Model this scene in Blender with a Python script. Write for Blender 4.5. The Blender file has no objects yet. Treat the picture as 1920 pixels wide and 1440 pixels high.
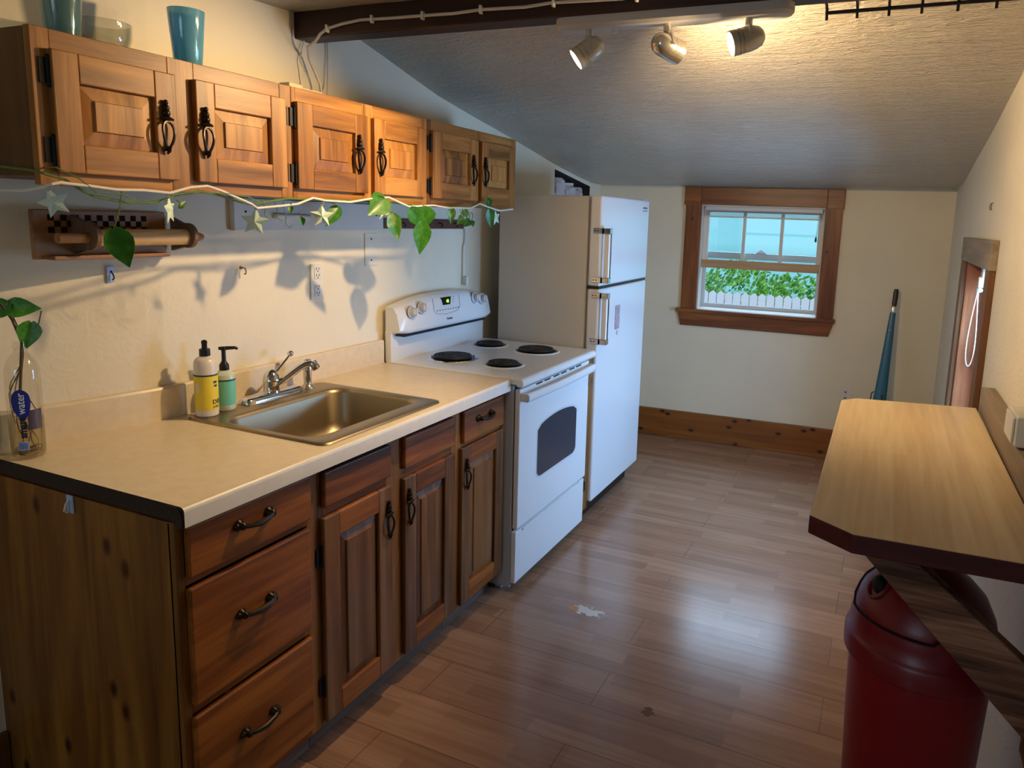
import bpy, bmesh, math, random
from mathutils import Vector, Matrix
random.seed(7)
PI = math.pi
scene = bpy.context.scene
COL = scene.collection

# tuned values
AIM1, AIM2, AIM3 = (-.80, -.42, -.66), (.58, .74, -.26), (-.86, -.40, -.30)
SPOTS, SIZES = (52., 46., 6.), (112, 168, 130)
DAY_R, DAY_B, FILL_F, SUN, WORLD, EXPO = 110., 95., 22., 3.2, 1.0, 0.05
CAMPARAMS = [1.95992, -1.00965, 1.55153, 0.40162, -0.15904, 0.03616, 1349.23585, 124.00375, -93.80044]

# ------------------------------------------------------------------ materials
def lin(h):
    if isinstance(h, str):
        h = h.lstrip('#'); c = [int(h[i:i+2], 16)/255 for i in (0, 2, 4)]
    else: c = list(h)
    return tuple((x/12.92 if x <= .04045 else ((x+.055)/1.055)**2.4) for x in c) + (1.0,)

def newmat(name):
    m = bpy.data.materials.new(name); m.use_nodes = True
    nt = m.node_tree; b = nt.nodes['Principled BSDF']
    return m, nt, b

def mat(name, col, rough=.5, metal=0., spec=.5, emit=None, estr=0., bump=0., bscale=60., var=0., vscale=6.):
    m, nt, b = newmat(name)
    b.inputs['Base Color'].default_value = lin(col)
    b.inputs['Roughness'].default_value = rough
    b.inputs['Metallic'].default_value = metal
    b.inputs['Specular IOR Level'].default_value = spec
    if emit:
        b.inputs['Emission Color'].default_value = lin(emit); b.inputs['Emission Strength'].default_value = estr
    if bump or var:
        tc = nt.nodes.new('ShaderNodeTexCoord')
        n = nt.nodes.new('ShaderNodeTexNoise'); n.inputs['Scale'].default_value = bscale; n.inputs['Detail'].default_value = 4
        nt.links.new(tc.outputs['Object'], n.inputs['Vector'])
        if bump:
            bp = nt.nodes.new('ShaderNodeBump'); bp.inputs['Strength'].default_value = bump; bp.inputs['Distance'].default_value = .01
            nt.links.new(n.outputs['Fac'], bp.inputs['Height']); nt.links.new(bp.outputs['Normal'], b.inputs['Normal'])
        if var:
            n2 = nt.nodes.new('ShaderNodeTexNoise'); n2.inputs['Scale'].default_value = vscale; n2.inputs['Detail'].default_value = 5
            nt.links.new(tc.outputs['Object'], n2.inputs['Vector'])
            r = nt.nodes.new('ShaderNodeValToRGB'); L = lin(col)
            r.color_ramp.elements[0].position = .3; r.color_ramp.elements[1].position = .7
            r.color_ramp.elements[0].color = tuple(x*(1-var) for x in L[:3])+(1,)
            r.color_ramp.elements[1].color = tuple(min(1, x*(1+var)) for x in L[:3])+(1,)
            nt.links.new(n2.outputs['Fac'], r.inputs['Fac']); nt.links.new(r.outputs['Color'], b.inputs['Base Color'])
    return m

def wood(name, dark, mid, light, axis='z', rough=.45, fine=34., stretch=.06, knots=None, bump=.08, spread=.15, worn=None, spec=.4):
    """wood grain running along one axis; colour varies a little from board to board"""
    m, nt, b = newmat(name); N, L = nt.nodes, nt.links
    tc = N.new('ShaderNodeTexCoord'); oi = N.new('ShaderNodeObjectInfo')
    off = N.new('ShaderNodeVectorMath'); off.operation = 'MULTIPLY_ADD'
    L.new(oi.outputs['Random'], off.inputs[0]); off.inputs[1].default_value = (7, 11, 5)
    L.new(tc.outputs['Object'], off.inputs[2])
    mp = N.new('ShaderNodeMapping'); s = [fine]*3; s['xyz'.index(axis)] = fine*stretch
    mp.inputs['Scale'].default_value = s
    L.new(off.outputs[0], mp.inputs['Vector'])
    n1 = N.new('ShaderNodeTexNoise'); n1.inputs['Scale'].default_value = 1; n1.inputs['Detail'].default_value = 6
    n1.inputs['Roughness'].default_value = .6; n1.inputs['Distortion'].default_value = .6
    L.new(mp.outputs[0], n1.inputs['Vector'])
    mp2 = N.new('ShaderNodeMapping'); s2 = [9.]*3; s2['xyz'.index(axis)] = .9
    mp2.inputs['Scale'].default_value = s2; L.new(off.outputs[0], mp2.inputs['Vector'])
    n2 = N.new('ShaderNodeTexNoise'); n2.inputs['Scale'].default_value = 1; n2.inputs['Detail'].default_value = 3; n2.inputs['Distortion'].default_value = 1.2
    L.new(mp2.outputs[0], n2.inputs['Vector'])
    mx = N.new('ShaderNodeMix'); mx.data_type = 'FLOAT'; mx.inputs[0].default_value = .5
    L.new(n1.outputs['Fac'], mx.inputs[2]); L.new(n2.outputs['Fac'], mx.inputs[3])
    rv = N.new('ShaderNodeMath'); rv.operation = 'MULTIPLY_ADD'
    L.new(oi.outputs['Random'], rv.inputs[0]); rv.inputs[1].default_value = .10; L.new(mx.outputs[0], rv.inputs[2])
    r = N.new('ShaderNodeValToRGB'); e = r.color_ramp.elements
    c0 = .53-spread; c1 = .53+spread
    e[0].position = c0; e[0].color = lin(dark); e[1].position = c1; e[1].color = lin(light)
    k = e.new((c0+c1)/2); k.color = lin(mid)
    L.new(rv.outputs[0], r.inputs['Fac'])
    out = r.outputs['Color']
    if knots:
        v = N.new('ShaderNodeTexVoronoi'); v.inputs['Scale'].default_value = knots[0]
        mpk = N.new('ShaderNodeMapping'); sk = [1.]*3; sk['xyz'.index(axis)] = .6
        mpk.inputs['Scale'].default_value = sk; mpk.inputs['Rotation'].default_value = (PI/2, 0, 0); v.voronoi_dimensions = '2D'; L.new(off.outputs[0], mpk.inputs['Vector']); L.new(mpk.outputs[0], v.inputs['Vector'])
        rk = N.new('ShaderNodeValToRGB'); rk.color_ramp.elements[0].position = knots[1]*.35; rk.color_ramp.elements[0].color = (1, 1, 1, 1)
        rk.color_ramp.elements[1].position = knots[1]; rk.color_ramp.elements[1].color = (0, 0, 0, 1)
        L.new(v.outputs['Distance'], rk.inputs['Fac'])
        mk = N.new('ShaderNodeMix'); mk.data_type = 'RGBA'
        L.new(rk.outputs['Color'], mk.inputs[0]); L.new(out, mk.inputs[6]); mk.inputs[7].default_value = lin(knots[2])
        out = mk.outputs[2]
    if worn:
        mpw = N.new('ShaderNodeMapping'); sw = [30.]*3; sw['xyz'.index(axis)] = 1.5
        mpw.inputs['Scale'].default_value = sw; L.new(off.outputs[0], mpw.inputs['Vector'])
        nw = N.new('ShaderNodeTexNoise'); nw.inputs['Scale'].default_value = 1; nw.inputs['Detail'].default_value = 4
        L.new(mpw.outputs[0], nw.inputs['Vector'])
        rw = N.new('ShaderNodeValToRGB'); rw.color_ramp.elements[0].position = .50; rw.color_ramp.elements[0].color = (0, 0, 0, 1)
        rw.color_ramp.elements[1].position = .72; rw.color_ramp.elements[1].color = (.55, .55, .55, 1)
        L.new(nw.outputs['Fac'], rw.inputs['Fac'])
        mw = N.new('ShaderNodeMix'); mw.data_type = 'RGBA'
        L.new(rw.outputs['Color'], mw.inputs[0]); L.new(out, mw.inputs[6]); mw.inputs[7].default_value = lin(worn)
        out = mw.outputs[2]
    L.new(out, b.inputs['Base Color'])
    b.inputs['Roughness'].default_value = rough; b.inputs['Specular IOR Level'].default_value = spec
    if bump:
        bm_ = N.new('ShaderNodeBump'); bm_.inputs['Strength'].default_value = bump; bm_.inputs['Distance'].default_value = .01
        L.new(n1.outputs['Fac'], bm_.inputs['Height']); L.new(bm_.outputs['Normal'], b.inputs['Normal'])
    return m

def clear(name, tint, gloss=.08, rough=.02, opac=0., opcol=None):
    """clear glass or plastic: lets light straight through, tinted, with a glossy surface"""
    m = bpy.data.materials.new(name); m.use_nodes = True; nt = m.node_tree; N, L = nt.nodes, nt.links
    N.remove(N['Principled BSDF']); out = N['Material Output']
    t = N.new('ShaderNodeBsdfTransparent'); t.inputs[0].default_value = lin(tint)
    g = N.new('ShaderNodeBsdfGlossy'); g.inputs['Roughness'].default_value = rough
    lw = N.new('ShaderNodeLayerWeight'); lw.inputs['Blend'].default_value = .35
    mu = N.new('ShaderNodeMath'); mu.operation = 'MULTIPLY_ADD'; L.new(lw.outputs['Facing'], mu.inputs[0]); mu.inputs[1].default_value = .35; mu.inputs[2].default_value = gloss
    base = t
    if opac:
        d = N.new('ShaderNodeBsdfDiffuse'); d.inputs[0].default_value = lin(opcol or tint)
        tl = N.new('ShaderNodeBsdfTranslucent'); tl.inputs[0].default_value = lin(opcol or tint)
        ad = N.new('ShaderNodeMixShader'); ad.inputs[0].default_value = .5; L.new(d.outputs[0], ad.inputs[1]); L.new(tl.outputs[0], ad.inputs[2])
        mm = N.new('ShaderNodeMixShader'); mm.inputs[0].default_value = opac; L.new(t.outputs[0], mm.inputs[1]); L.new(ad.outputs[0], mm.inputs[2]); base = mm
    ms = N.new('ShaderNodeMixShader'); L.new(mu.outputs[0], ms.inputs[0]); L.new(base.outputs[0], ms.inputs[1]); L.new(g.outputs[0], ms.inputs[2])
    L.new(ms.outputs[0], out.inputs['Surface'])
    return m

def leafmat(name, col, vein, rough=.35, varieg=None):
    m, nt, b = newmat(name); N, L = nt.nodes, nt.links
    tc = N.new('ShaderNodeTexCoord'); n = N.new('ShaderNodeTexNoise'); n.inputs['Scale'].default_value = 28 if varieg else 60; n.inputs['Detail'].default_value = 3
    L.new(tc.outputs['Object'], n.inputs['Vector'])
    r = N.new('ShaderNodeValToRGB'); e = r.color_ramp.elements
    e[0].position = .48 if varieg else .42; e[0].color = lin(col); e[1].position = .78 if varieg else .72; e[1].color = lin(varieg or vein)
    L.new(n.outputs['Fac'], r.inputs['Fac']); L.new(r.outputs['Color'], b.inputs['Base Color'])
    b.inputs['Roughness'].default_value = rough
    tl = N.new('ShaderNodeBsdfTranslucent'); L.new(r.outputs['Color'], tl.inputs[0])
    ms = N.new('ShaderNodeMixShader'); ms.inputs[0].default_value = .25
    L.new(b.outputs[0], ms.inputs[1]); L.new(tl.outputs[0], ms.inputs[2]); L.new(ms.outputs[0], N['Material Output'].inputs['Surface'])
    return m

def plaster(name, col, rough=.55, scale=9., strength=.35, var=.05, stroke=None, spec=.4, dist=.02):
    """hand-troweled painted plaster"""
    m, nt, b = newmat(name); N, L = nt.nodes, nt.links
    tc = N.new('ShaderNodeTexCoord'); mp = N.new('ShaderNodeMapping')
    if stroke: mp.inputs['Scale'].default_value = stroke
    L.new(tc.outputs['Object'], mp.inputs['Vector'])
    n1 = N.new('ShaderNodeTexNoise'); n1.inputs['Scale'].default_value = scale; n1.inputs['Detail'].default_value = 8; n1.inputs['Roughness'].default_value = .62; n1.inputs['Distortion'].default_value = .4
    n2 = N.new('ShaderNodeTexNoise'); n2.inputs['Scale'].default_value = scale*4.5; n2.inputs['Detail'].default_value = 4; n2.inputs['Distortion'].default_value = 1.5
    L.new(mp.outputs[0], n1.inputs['Vector']); L.new(mp.outputs[0], n2.inputs['Vector'])
    pw = N.new('ShaderNodeMath'); pw.operation = 'POWER'; L.new(n2.outputs['Fac'], pw.inputs[0]); pw.inputs[1].default_value = 3.
    ad = N.new('ShaderNodeMath'); ad.operation = 'ADD'; L.new(n1.outputs['Fac'], ad.inputs[0]); L.new(pw.outputs[0], ad.inputs[1])
    bp = N.new('ShaderNodeBump'); bp.inputs['Strength'].default_value = strength; bp.inputs['Distance'].default_value = dist
    L.new(ad.outputs[0], bp.inputs['Height']); L.new(bp.outputs['Normal'], b.inputs['Normal'])
    n3 = N.new('ShaderNodeTexNoise'); n3.inputs['Scale'].default_value = 2.3; n3.inputs['Detail'].default_value = 4
    L.new(tc.outputs['Object'], n3.inputs['Vector'])
    r = N.new('ShaderNodeValToRGB'); e = r.color_ramp.elements; c = lin(col)
    e[0].position = .3; e[0].color = tuple(x*(1-var) for x in c[:3])+(1,); e[1].position = .7; e[1].color = tuple(min(1, x*(1+var)) for x in c[:3])+(1,)
    L.new(n3.outputs['Fac'], r.inputs['Fac']); L.new(r.outputs['Color'], b.inputs['Base Color'])
    b.inputs['Roughness'].default_value = rough; b.inputs['Specular IOR Level'].default_value = spec
    return m

def laminate(name):
    m, nt, b = newmat(name); N, L = nt.nodes, nt.links
    tc = N.new('ShaderNodeTexCoord')
    br = N.new('ShaderNodeTexBrick'); br.inputs['Scale'].default_value = 1; br.inputs['Brick Width'].default_value = .41; br.inputs['Row Height'].default_value = .064
    br.inputs['Mortar Size'].default_value = 0; br.offset = .37; br.offset_frequency = 2; br.inputs['Bias'].default_value = .0
    br.inputs['Color1'].default_value = (0, 0, 0, 1); br.inputs['Color2'].default_value = (1, 1, 1, 1)
    L.new(tc.outputs['Object'], br.inputs['Vector'])
    pl = N.new('ShaderNodeTexBrick'); pl.inputs['Scale'].default_value = 1; pl.inputs['Brick Width'].default_value = 1.21; pl.inputs['Row Height'].default_value = .192
    pl.inputs['Mortar Size'].default_value = .0013; pl.inputs['Mortar Smooth'].default_value = .3; pl.offset = .43
    pl.inputs['Color1'].default_value = (.45, .45, .45, 1); pl.inputs['Color2'].default_value = (.55, .55, .55, 1); pl.inputs['Mortar'].default_value = (0, 0, 0, 1)
    L.new(tc.outputs['Object'], pl.inputs['Vector'])
    mp = N.new('ShaderNodeMapping'); mp.inputs['Scale'].default_value = (2.5, 45, 1); L.new(tc.outputs['Object'], mp.inputs['Vector'])
    n = N.new('ShaderNodeTexNoise'); n.inputs['Scale'].default_value = 1; n.inputs['Detail'].default_value = 6; n.inputs['Distortion'].default_value = .8
    L.new(mp.outputs[0], n.inputs['Vector'])
    mx = N.new('ShaderNodeMix'); mx.data_type = 'FLOAT'; mx.inputs[0].default_value = .32
    L.new(n.outputs['Fac'], mx.inputs[2]); L.new(br.outputs['Color'], mx.inputs[3])
    r = N.new('ShaderNodeValToRGB'); e = r.color_ramp.elements
    e[0].position = .12; e[0].color = lin('#805e48'); e[1].position = .85; e[1].color = lin('#b28c70')
    k = e.new(.5); k.color = lin('#9a745b')
    L.new(mx.outputs[0], r.inputs['Fac'])
    mul = N.new('ShaderNodeMix'); mul.data_type = 'RGBA'; L.new(pl.outputs['Fac'], mul.inputs[0]); L.new(r.outputs['Color'], mul.inputs[6]); mul.inputs[7].default_value = lin('#654630')
    # worn, flaked patches in the walking path
    cur = mul.outputs[2]
    for (px, py, rr, colr, asp) in FLOOR_SCUFFS:
        sub = N.new('ShaderNodeVectorMath'); sub.operation = 'SUBTRACT'; L.new(tc.outputs['Object'], sub.inputs[0]); sub.inputs[1].default_value = (px, py, 0)
        sc = N.new('ShaderNodeVectorMath'); sc.operation = 'MULTIPLY'; L.new(sub.outputs[0], sc.inputs[0]); sc.inputs[1].default_value = (1/rr, asp/rr, 1)
        ln = N.new('ShaderNodeVectorMath'); ln.operation = 'LENGTH'; L.new(sc.outputs[0], ln.inputs[0])
        nn = N.new('ShaderNodeTexNoise'); nn.inputs['Scale'].default_value = 45; nn.inputs['Detail'].default_value = 4; L.new(tc.outputs['Object'], nn.inputs['Vector'])
        a = N.new('ShaderNodeMath'); a.operation = 'MULTIPLY_ADD'; L.new(nn.outputs['Fac'], a.inputs[0]); a.inputs[1].default_value = 1.9; L.new(ln.outputs['Value'], a.inputs[2])
        rr_ = N.new('ShaderNodeValToRGB'); rr_.color_ramp.elements[0].position = .92; rr_.color_ramp.elements[0].color = (1, 1, 1, 1); rr_.color_ramp.elements[1].position = 1.0; rr_.color_ramp.elements[1].color = (0, 0, 0, 1)
        hf = N.new('ShaderNodeMath'); hf.operation = 'MULTIPLY'; L.new(a.outputs[0], hf.inputs[0]); hf.inputs[1].default_value = .62
        L.new(hf.outputs[0], rr_.inputs['Fac'])
        mm = N.new('ShaderNodeMix'); mm.data_type = 'RGBA'; L.new(rr_.outputs['Color'], mm.inputs[0]); L.new(cur, mm.inputs[6]); mm.inputs[7].default_value = lin(colr); cur = mm.outputs[2]
    L.new(cur, b.inputs['Base Color'])
    b.inputs['Roughness'].default_value = .22
    b.inputs['Specular IOR Level'].default_value = .5
    bp = N.new('ShaderNodeBump'); bp.inputs['Strength'].default_value = .25; bp.inputs['Distance'].default_value = .002; bp.invert = True
    L.new(pl.outputs['Fac'], bp.inputs['Height']); L.new(bp.outputs['Normal'], b.inputs['Normal'])
    return m

def butcher(name):
    m, nt, b = newmat(name); N, L = nt.nodes, nt.links
    tc = N.new('ShaderNodeTexCoord'); mp = N.new('ShaderNodeMapping'); mp.inputs['Rotation'].default_value = (0, 0, PI/2)
    L.new(tc.outputs['Object'], mp.inputs['Vector'])
    br = N.new('ShaderNodeTexBrick'); br.inputs['Scale'].default_value = 1; br.inputs['Brick Width'].default_value = 2.6; br.inputs['Row Height'].default_value = .034
    br.inputs['Mortar Size'].default_value = 0; br.offset = .37; br.inputs['Color1'].default_value = (.2, .2, .2, 1); br.inputs['Color2'].default_value = (.9, .9, .9, 1)
    L.new(mp.outputs[0], br.inputs['Vector'])
    mp2 = N.new('ShaderNodeMapping'); mp2.inputs['Scale'].default_value = (55, 3, 1); L.new(tc.outputs['Object'], mp2.inputs['Vector'])
    n = N.new('ShaderNodeTexNoise'); n.inputs['Scale'].default_value = 1; n.inputs['Detail'].default_value = 6; L.new(mp2.outputs[0], n.inputs['Vector'])
    mx = N.new('ShaderNodeMix'); mx.data_type = 'FLOAT'; mx.inputs[0].default_value = .32; L.new(n.outputs['Fac'], mx.inputs[2]); L.new(br.outputs['Color'], mx.inputs[3])
    r = N.new('ShaderNodeValToRGB'); e = r.color_ramp.elements; e[0].position = .2; e[0].color = lin('#c6a87e'); e[1].position = .8; e[1].color = lin('#e8d5b0')
    L.new(mx.outputs[0], r.inputs['Fac']); L.new(r.outputs['Color'], b.inputs['Base Color']); b.inputs['Roughness'].default_value = .38
    return m

def siding(name, col, col2, pitch=.2):
    m, nt, b = newmat(name); N, L = nt.nodes, nt.links
    tc = N.new('ShaderNodeTexCoord'); sp = N.new('ShaderNodeSeparateXYZ'); L.new(tc.outputs['Object'], sp.inputs[0])
    mo = N.new('ShaderNodeMath'); mo.operation = 'PINGPONG'; L.new(sp.outputs[2], mo.inputs[0]); mo.inputs[1].default_value = pitch
    r = N.new('ShaderNodeValToRGB'); e = r.color_ramp.elements; e[0].position = .0; e[0].color = lin(col2); e[1].position = .12; e[1].color = lin(col)
    L.new(mo.outputs[0], r.inputs['Fac']); L.new(r.outputs['Color'], b.inputs['Base Color']); b.inputs['Roughness'].default_value = .8
    return m

# ------------------------------------------------------------------ mesh helpers
def box(bm, x0, x1, y0, y1, z0, z1, mi=0):
    v = [bm.verts.new(p) for p in ((x0,y0,z0),(x1,y0,z0),(x1,y1,z0),(x0,y1,z0),(x0,y0,z1),(x1,y0,z1),(x1,y1,z1),(x0,y1,z1))]
    fs = [(3,2,1,0),(4,5,6,7),(0,1,5,4),(1,2,6,5),(2,3,7,6),(3,0,4,7)]
    out = []
    for f in fs:
        q = bm.faces.new([v[i] for i in f]); q.material_index = mi; out.append(q)
    return out

def loft(bm, rings, closed=True, cap0=True, cap1=True, mi=0):
    R = [[bm.verts.new(p) for p in r] for r in rings]
    n = len(R[0])
    for a, b in zip(R, R[1:]):
        for i in range(n if closed else n-1):
            j = (i+1) % n
            f = bm.faces.new((a[i], a[j], b[j], b[i])); f.material_index = mi
    if cap0 and closed: f = bm.faces.new(R[0][::-1]); f.material_index = mi
    if cap1 and closed: f = bm.faces.new(R[-1]); f.material_index = mi
    return R

def tube(bm, pts, r, seg=8, mi=0, caps=True):
    P = [Vector(p) for p in pts]; rs = r if isinstance(r, (list, tuple)) else [r]*len(P)
    rings = []; prev = None
    for i, p in enumerate(P):
        d = (P[min(i+1, len(P)-1)]-P[max(i-1, 0)]).normalized()
        if prev is None:
            a = Vector((0, 0, 1)) if abs(d.z) < .9 else Vector((1, 0, 0)); u = d.cross(a).normalized()
        else:
            u = prev-d*prev.dot(d); u = u.normalized() if u.length > 1e-6 else d.orthogonal().normalized()
        w = d.cross(u); prev = u
        rings.append([p+(u*math.cos(2*PI*k/seg)+w*math.sin(2*PI*k/seg))*rs[i] for k in range(seg)])
    loft(bm, rings, True, caps, caps, mi)

def ring(bm, pts, r, seg=6, mi=0):
    """closed tube"""
    P = [Vector(p) for p in pts]; n = len(P); nrm = Vector((0, 0, 0))
    for i in range(n): nrm += (P[i]-P[0]).cross(P[(i+1) % n]-P[0])
    nrm.normalize(); R = []
    for i in range(n):
        d = (P[(i+1) % n]-P[i-1]).normalized(); u = d.cross(nrm).normalized()
        R.append([bm.verts.new(P[i]+(u*math.cos(2*PI*k/seg)+nrm*math.sin(2*PI*k/seg))*r) for k in range(seg)])
    for i in range(n):
        a, b = R[i], R[(i+1) % n]
        for k in range(seg):
            f = bm.faces.new((a[k], a[(k+1) % seg], b[(k+1) % seg], b[k])); f.material_index = mi

def lathe(bm, prof, c, axis=(0, 0, 1), seg=24, mi=0, cap=True):
    """prof: list of (radius, height) along axis from point c"""
    ax = Vector(axis).normalized(); u = ax.orthogonal().normalized(); w = ax.cross(u); c = Vector(c)
    rings = [[c+ax*h+(u*math.cos(2*PI*k/seg)+w*math.sin(2*PI*k/seg))*max(r, 1e-5) for k in range(seg)] for r, h in prof]
    loft(bm, rings, True, cap, cap, mi)

def prism(bm, poly, axis, a, b, mi=0):
    """extrude a 2D polygon along axis between a and b; poly gives the other two coordinates in xyz order"""
    i = 'xyz'.index(axis)
    def P(q, t):
        l = list(q); l.insert(i, t); return l
    loft(bm, [[P(q, a) for q in poly], [P(q, b) for q in poly]], True, True, True, mi)

def ball(bm, c, r, seg=12, mi=0, sc=(1, 1, 1)):
    M = Matrix.Translation(c) @ Matrix.Diagonal((r*sc[0], r*sc[1], r*sc[2], 1))
    res = bmesh.ops.create_uvsphere(bm, u_segments=seg, v_segments=max(6, seg*2//3), radius=1, matrix=M)
    for v in res['verts']:
        for f in v.link_faces: f.material_index = mi

def rrect(x0, x1, y0, y1, r, z, n=6):
    out = []
    for cx, cy, a0 in ((x1-r, y1-r, 0), (x0+r, y1-r, 90), (x0+r, y0+r, 180), (x1-r, y0+r, 270)):
        for k in range(n+1):
            a = math.radians(a0+90*k/n); out.append((cx+r*math.cos(a), cy+r*math.sin(a), z))
    return out

ORIG = {}
def empty(name, loc=(0, 0, 0), rotz=0., label=None, cat=None, group=None, kind=None):
    o = bpy.data.objects.new(name, None); COL.objects.link(o)
    o.location = loc; o.rotation_euler = (0, 0, rotz); o.empty_display_size = .05
    ORIG[o] = Matrix.Translation(loc) @ Matrix.Rotation(rotz, 4, 'Z')
    tag(o, label, cat, group, kind)
    return o

def tag(o, label=None, cat=None, group=None, kind=None):
    if label: o['label'] = label
    if cat: o['category'] = cat
    if group: o['group'] = group
    if kind: o['kind'] = kind
    return o

def obj(name, bm, mats, parent=None, smooth=False, bevel=0., local=False, org=None, seg=2, label=None, angle=40):
    """link a bmesh (world coordinates unless local) as one mesh object under parent; org = own origin for a top-level mesh"""
    me = bpy.data.meshes.new(name); 
    bmesh.ops.recalc_face_normals(bm, faces=bm.faces)
    o = bpy.data.objects.new(name, me); COL.objects.link(o)
    M = Matrix.Identity(4)
    if parent is not None:
        M = ORIG[parent]; o.parent = parent
        if not local: bm.transform(M.inverted())
        ORIG[o] = M.copy()
    else:
        M = Matrix.Translation(org or (0, 0, 0)); o.matrix_world = M; bm.transform(M.inverted()); ORIG[o] = M
        o.location = org or (0, 0, 0)
    bm.to_mesh(me); bm.free()
    for m in (mats if isinstance(mats, (list, tuple)) else [mats]): me.materials.append(m)
    if smooth:
        me.polygons.foreach_set('use_smooth', [True]*len(me.polygons))
        try: me.set_sharp_from_angle(angle=math.radians(angle))
        except Exception: pass
    if bevel:
        md = o.modifiers.new('bevel', 'BEVEL'); md.width = bevel; md.segments = seg; md.limit_method = 'ANGLE'; md.angle_limit = math.radians(35)
        md.harden_normals = False
    if label: o['label'] = label
    return o

def B(): return bmesh.new()
def sbox(name, x0, x1, y0, y1, z0, z1, m, parent=None, bevel=.002, **k):
    bm = B(); box(bm, x0, x1, y0, y1, z0, z1); return obj(name, bm, m, parent, bevel=bevel, **k)

def text_bm(s, size, fn, bold=0., shear=0.):
    """flat letters; fn maps (u, v) with u from the left edge and v from the baseline to a point"""
    cu = bpy.data.curves.new('letters', 'FONT'); cu.body = s; cu.size = size; cu.offset = bold; cu.shear = shear
    cu.resolution_u = 2
    t = bpy.data.objects.new('letters', cu); COL.objects.link(t)
    dg = bpy.context.evaluated_depsgraph_get(); me = bpy.data.meshes.new_from_object(t.evaluated_get(dg))
    bm = B(); bm.from_mesh(me); bpy.data.objects.remove(t); bpy.data.curves.remove(cu); bpy.data.meshes.remove(me)
    bmesh.ops.subdivide_edges(bm, edges=[e for e in bm.edges if e.calc_length() > size*.4], cuts=2)
    w = max(v.co.x for v in bm.verts)
    for v in bm.verts: v.co = Vector(fn(v.co.x, v.co.y, w))
    return bm

def copy_tree(o, parent=None):
    c = o.copy(); COL.objects.link(c)
    if parent is not None: c.parent = parent
    ORIG[c] = ORIG.get(o)
    for ch in [k for k in bpy.data.objects if k.parent == o]: copy_tree(ch, c)
    return c
# ------------------------------------------------------------------ materials used
FLOOR_SCUFFS = [(.985, 1.48, .10, '#cfc4b4', 2.2), (.93, 1.475, .035, '#b06f25', 1.3), (1.39, 1.01, .035, '#5f3d24', 1.2)]
M = {}
M['floor'] = laminate('laminate_floor')
M['wall'] = plaster('cream_wall_paint', '#e6dcc4', rough=.5, scale=5, strength=.10, var=.04)
M['wall_r'] = plaster('rough_cream_wall_paint', '#e2dac6', rough=.5, scale=14, strength=.35, var=.05, stroke=(1, .6, 1))
M['ceil'] = plaster('brushed_ceiling_plaster', '#d3cbbc', rough=.27, scale=9, strength=1.0, var=.06, stroke=(.55, 2.4, 1.5), spec=.5, dist=.026)
M['niche'] = mat('dark_cavity', '#2e211b', .9)
M['hz'] = wood('honey_pine_upright', '#6b431a', '#98642a', '#b98444', 'z', rough=.42, spread=.13)
M['hy'] = wood('honey_pine_level', '#6b431a', '#98642a', '#b98444', 'y', rough=.42, spread=.13)
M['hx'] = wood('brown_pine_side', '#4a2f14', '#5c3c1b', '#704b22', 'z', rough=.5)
M['bz'] = wood('worn_brown_pine_upright', '#40260f', '#643e1b', '#825528', 'z', rough=.42, worn='#8a6a50')
M['bs'] = wood('brown_pine_stile', '#56360f', '#7b501d', '#96672b', 'z', rough=.42)
M['by'] = wood('red_brown_pine_level', '#4d2709', '#7d4413', '#9d5f22', 'y', rough=.4)
M['end'] = wood('knotty_pine_boards', '#573411', '#7d4f1c', '#9c6c2a', 'z', rough=.45, fine=22, knots=(4.6, .085, '#431a0a'))
M['toe'] = wood('grey_worn_board', '#4f4034', '#64544a', '#7b6a5e', 'y', rough=.7)
M['base'] = wood('knotty_baseboard', '#6e3f1a', '#8a5424', '#a06630', 'x', rough=.4, fine=18, knots=(7.5, .12, '#2a120a'))
M['casx'] = wood('red_pine_casing_level', '#5c3014', '#7c4520', '#9a5f30', 'x', rough=.34, knots=(5., .045, '#3a170a'))
M['casz'] = wood('red_pine_casing_upright', '#5c3014', '#7c4520', '#9a5f30', 'z', rough=.36, knots=(4., .04, '#3a170a'))
M['casy'] = wood('brown_casing', '#54341c', '#6a4426', '#83582f', 'z', rough=.4)
M['greywood'] = wood('grey_weathered_wood', '#6e6154', '#857565', '#9a8976', 'y', rough=.5)
M['jamb'] = wood('red_jamb', '#8a4a26', '#a5613a', '#bd7c50', 'z', rough=.38)
M['sash'] = wood('tan_sash_wood', '#9c7650', '#b58e64', '#c9a57c', 'x', rough=.5)
M['beam'] = wood('dark_beam_wood', '#1d0905', '#2a0f08', '#3b180e', 'x', rough=.45, bump=.1, spread=.2)
M['brace'] = wood('weathered_brace_timber', '#46291a', '#805740', '#ad8468', 'x', spread=.11, rough=.65, fine=60, knots=(6., .06, '#2b1c10'), bump=.15)
M['rackwood'] = wood('dark_rack_wood', '#4a2a1c', '#5e3826', '#704632', 'y', rough=.5)
M['holder'] = wood('holder_wood', '#7a5230', '#95683f', '#ab7e50', 'y', rough=.5)
M['dowel'] = wood('pale_dowel_wood', '#b08a58', '#c9a46e', '#d9b985', 'y', rough=.45)
M['holderz'] = wood('holder_bracket_wood', '#5e4430', '#74573f', '#8a6b4e', 'z', rough=.5)
M['check'] = mat('dark_checks', '#241d12', .9, spec=.1)
M['lam'] = mat('cream_laminate', '#ddcdb2', .34, var=.05, vscale=40)
M['lamedge_lit'] = mat('daylit_laminate_edge', '#e9e5df', .36, var=.03, vscale=30)  # counter laminate painted paler, standing in for daylight on its front edge
M['raw'] = mat('raw_chipboard_edge', '#33261b', .9, bump=.4, bscale=90)
M['steel'] = mat('brushed_steel', '#a8997f', .40, 1.0, bump=.02, bscale=300)
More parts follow.
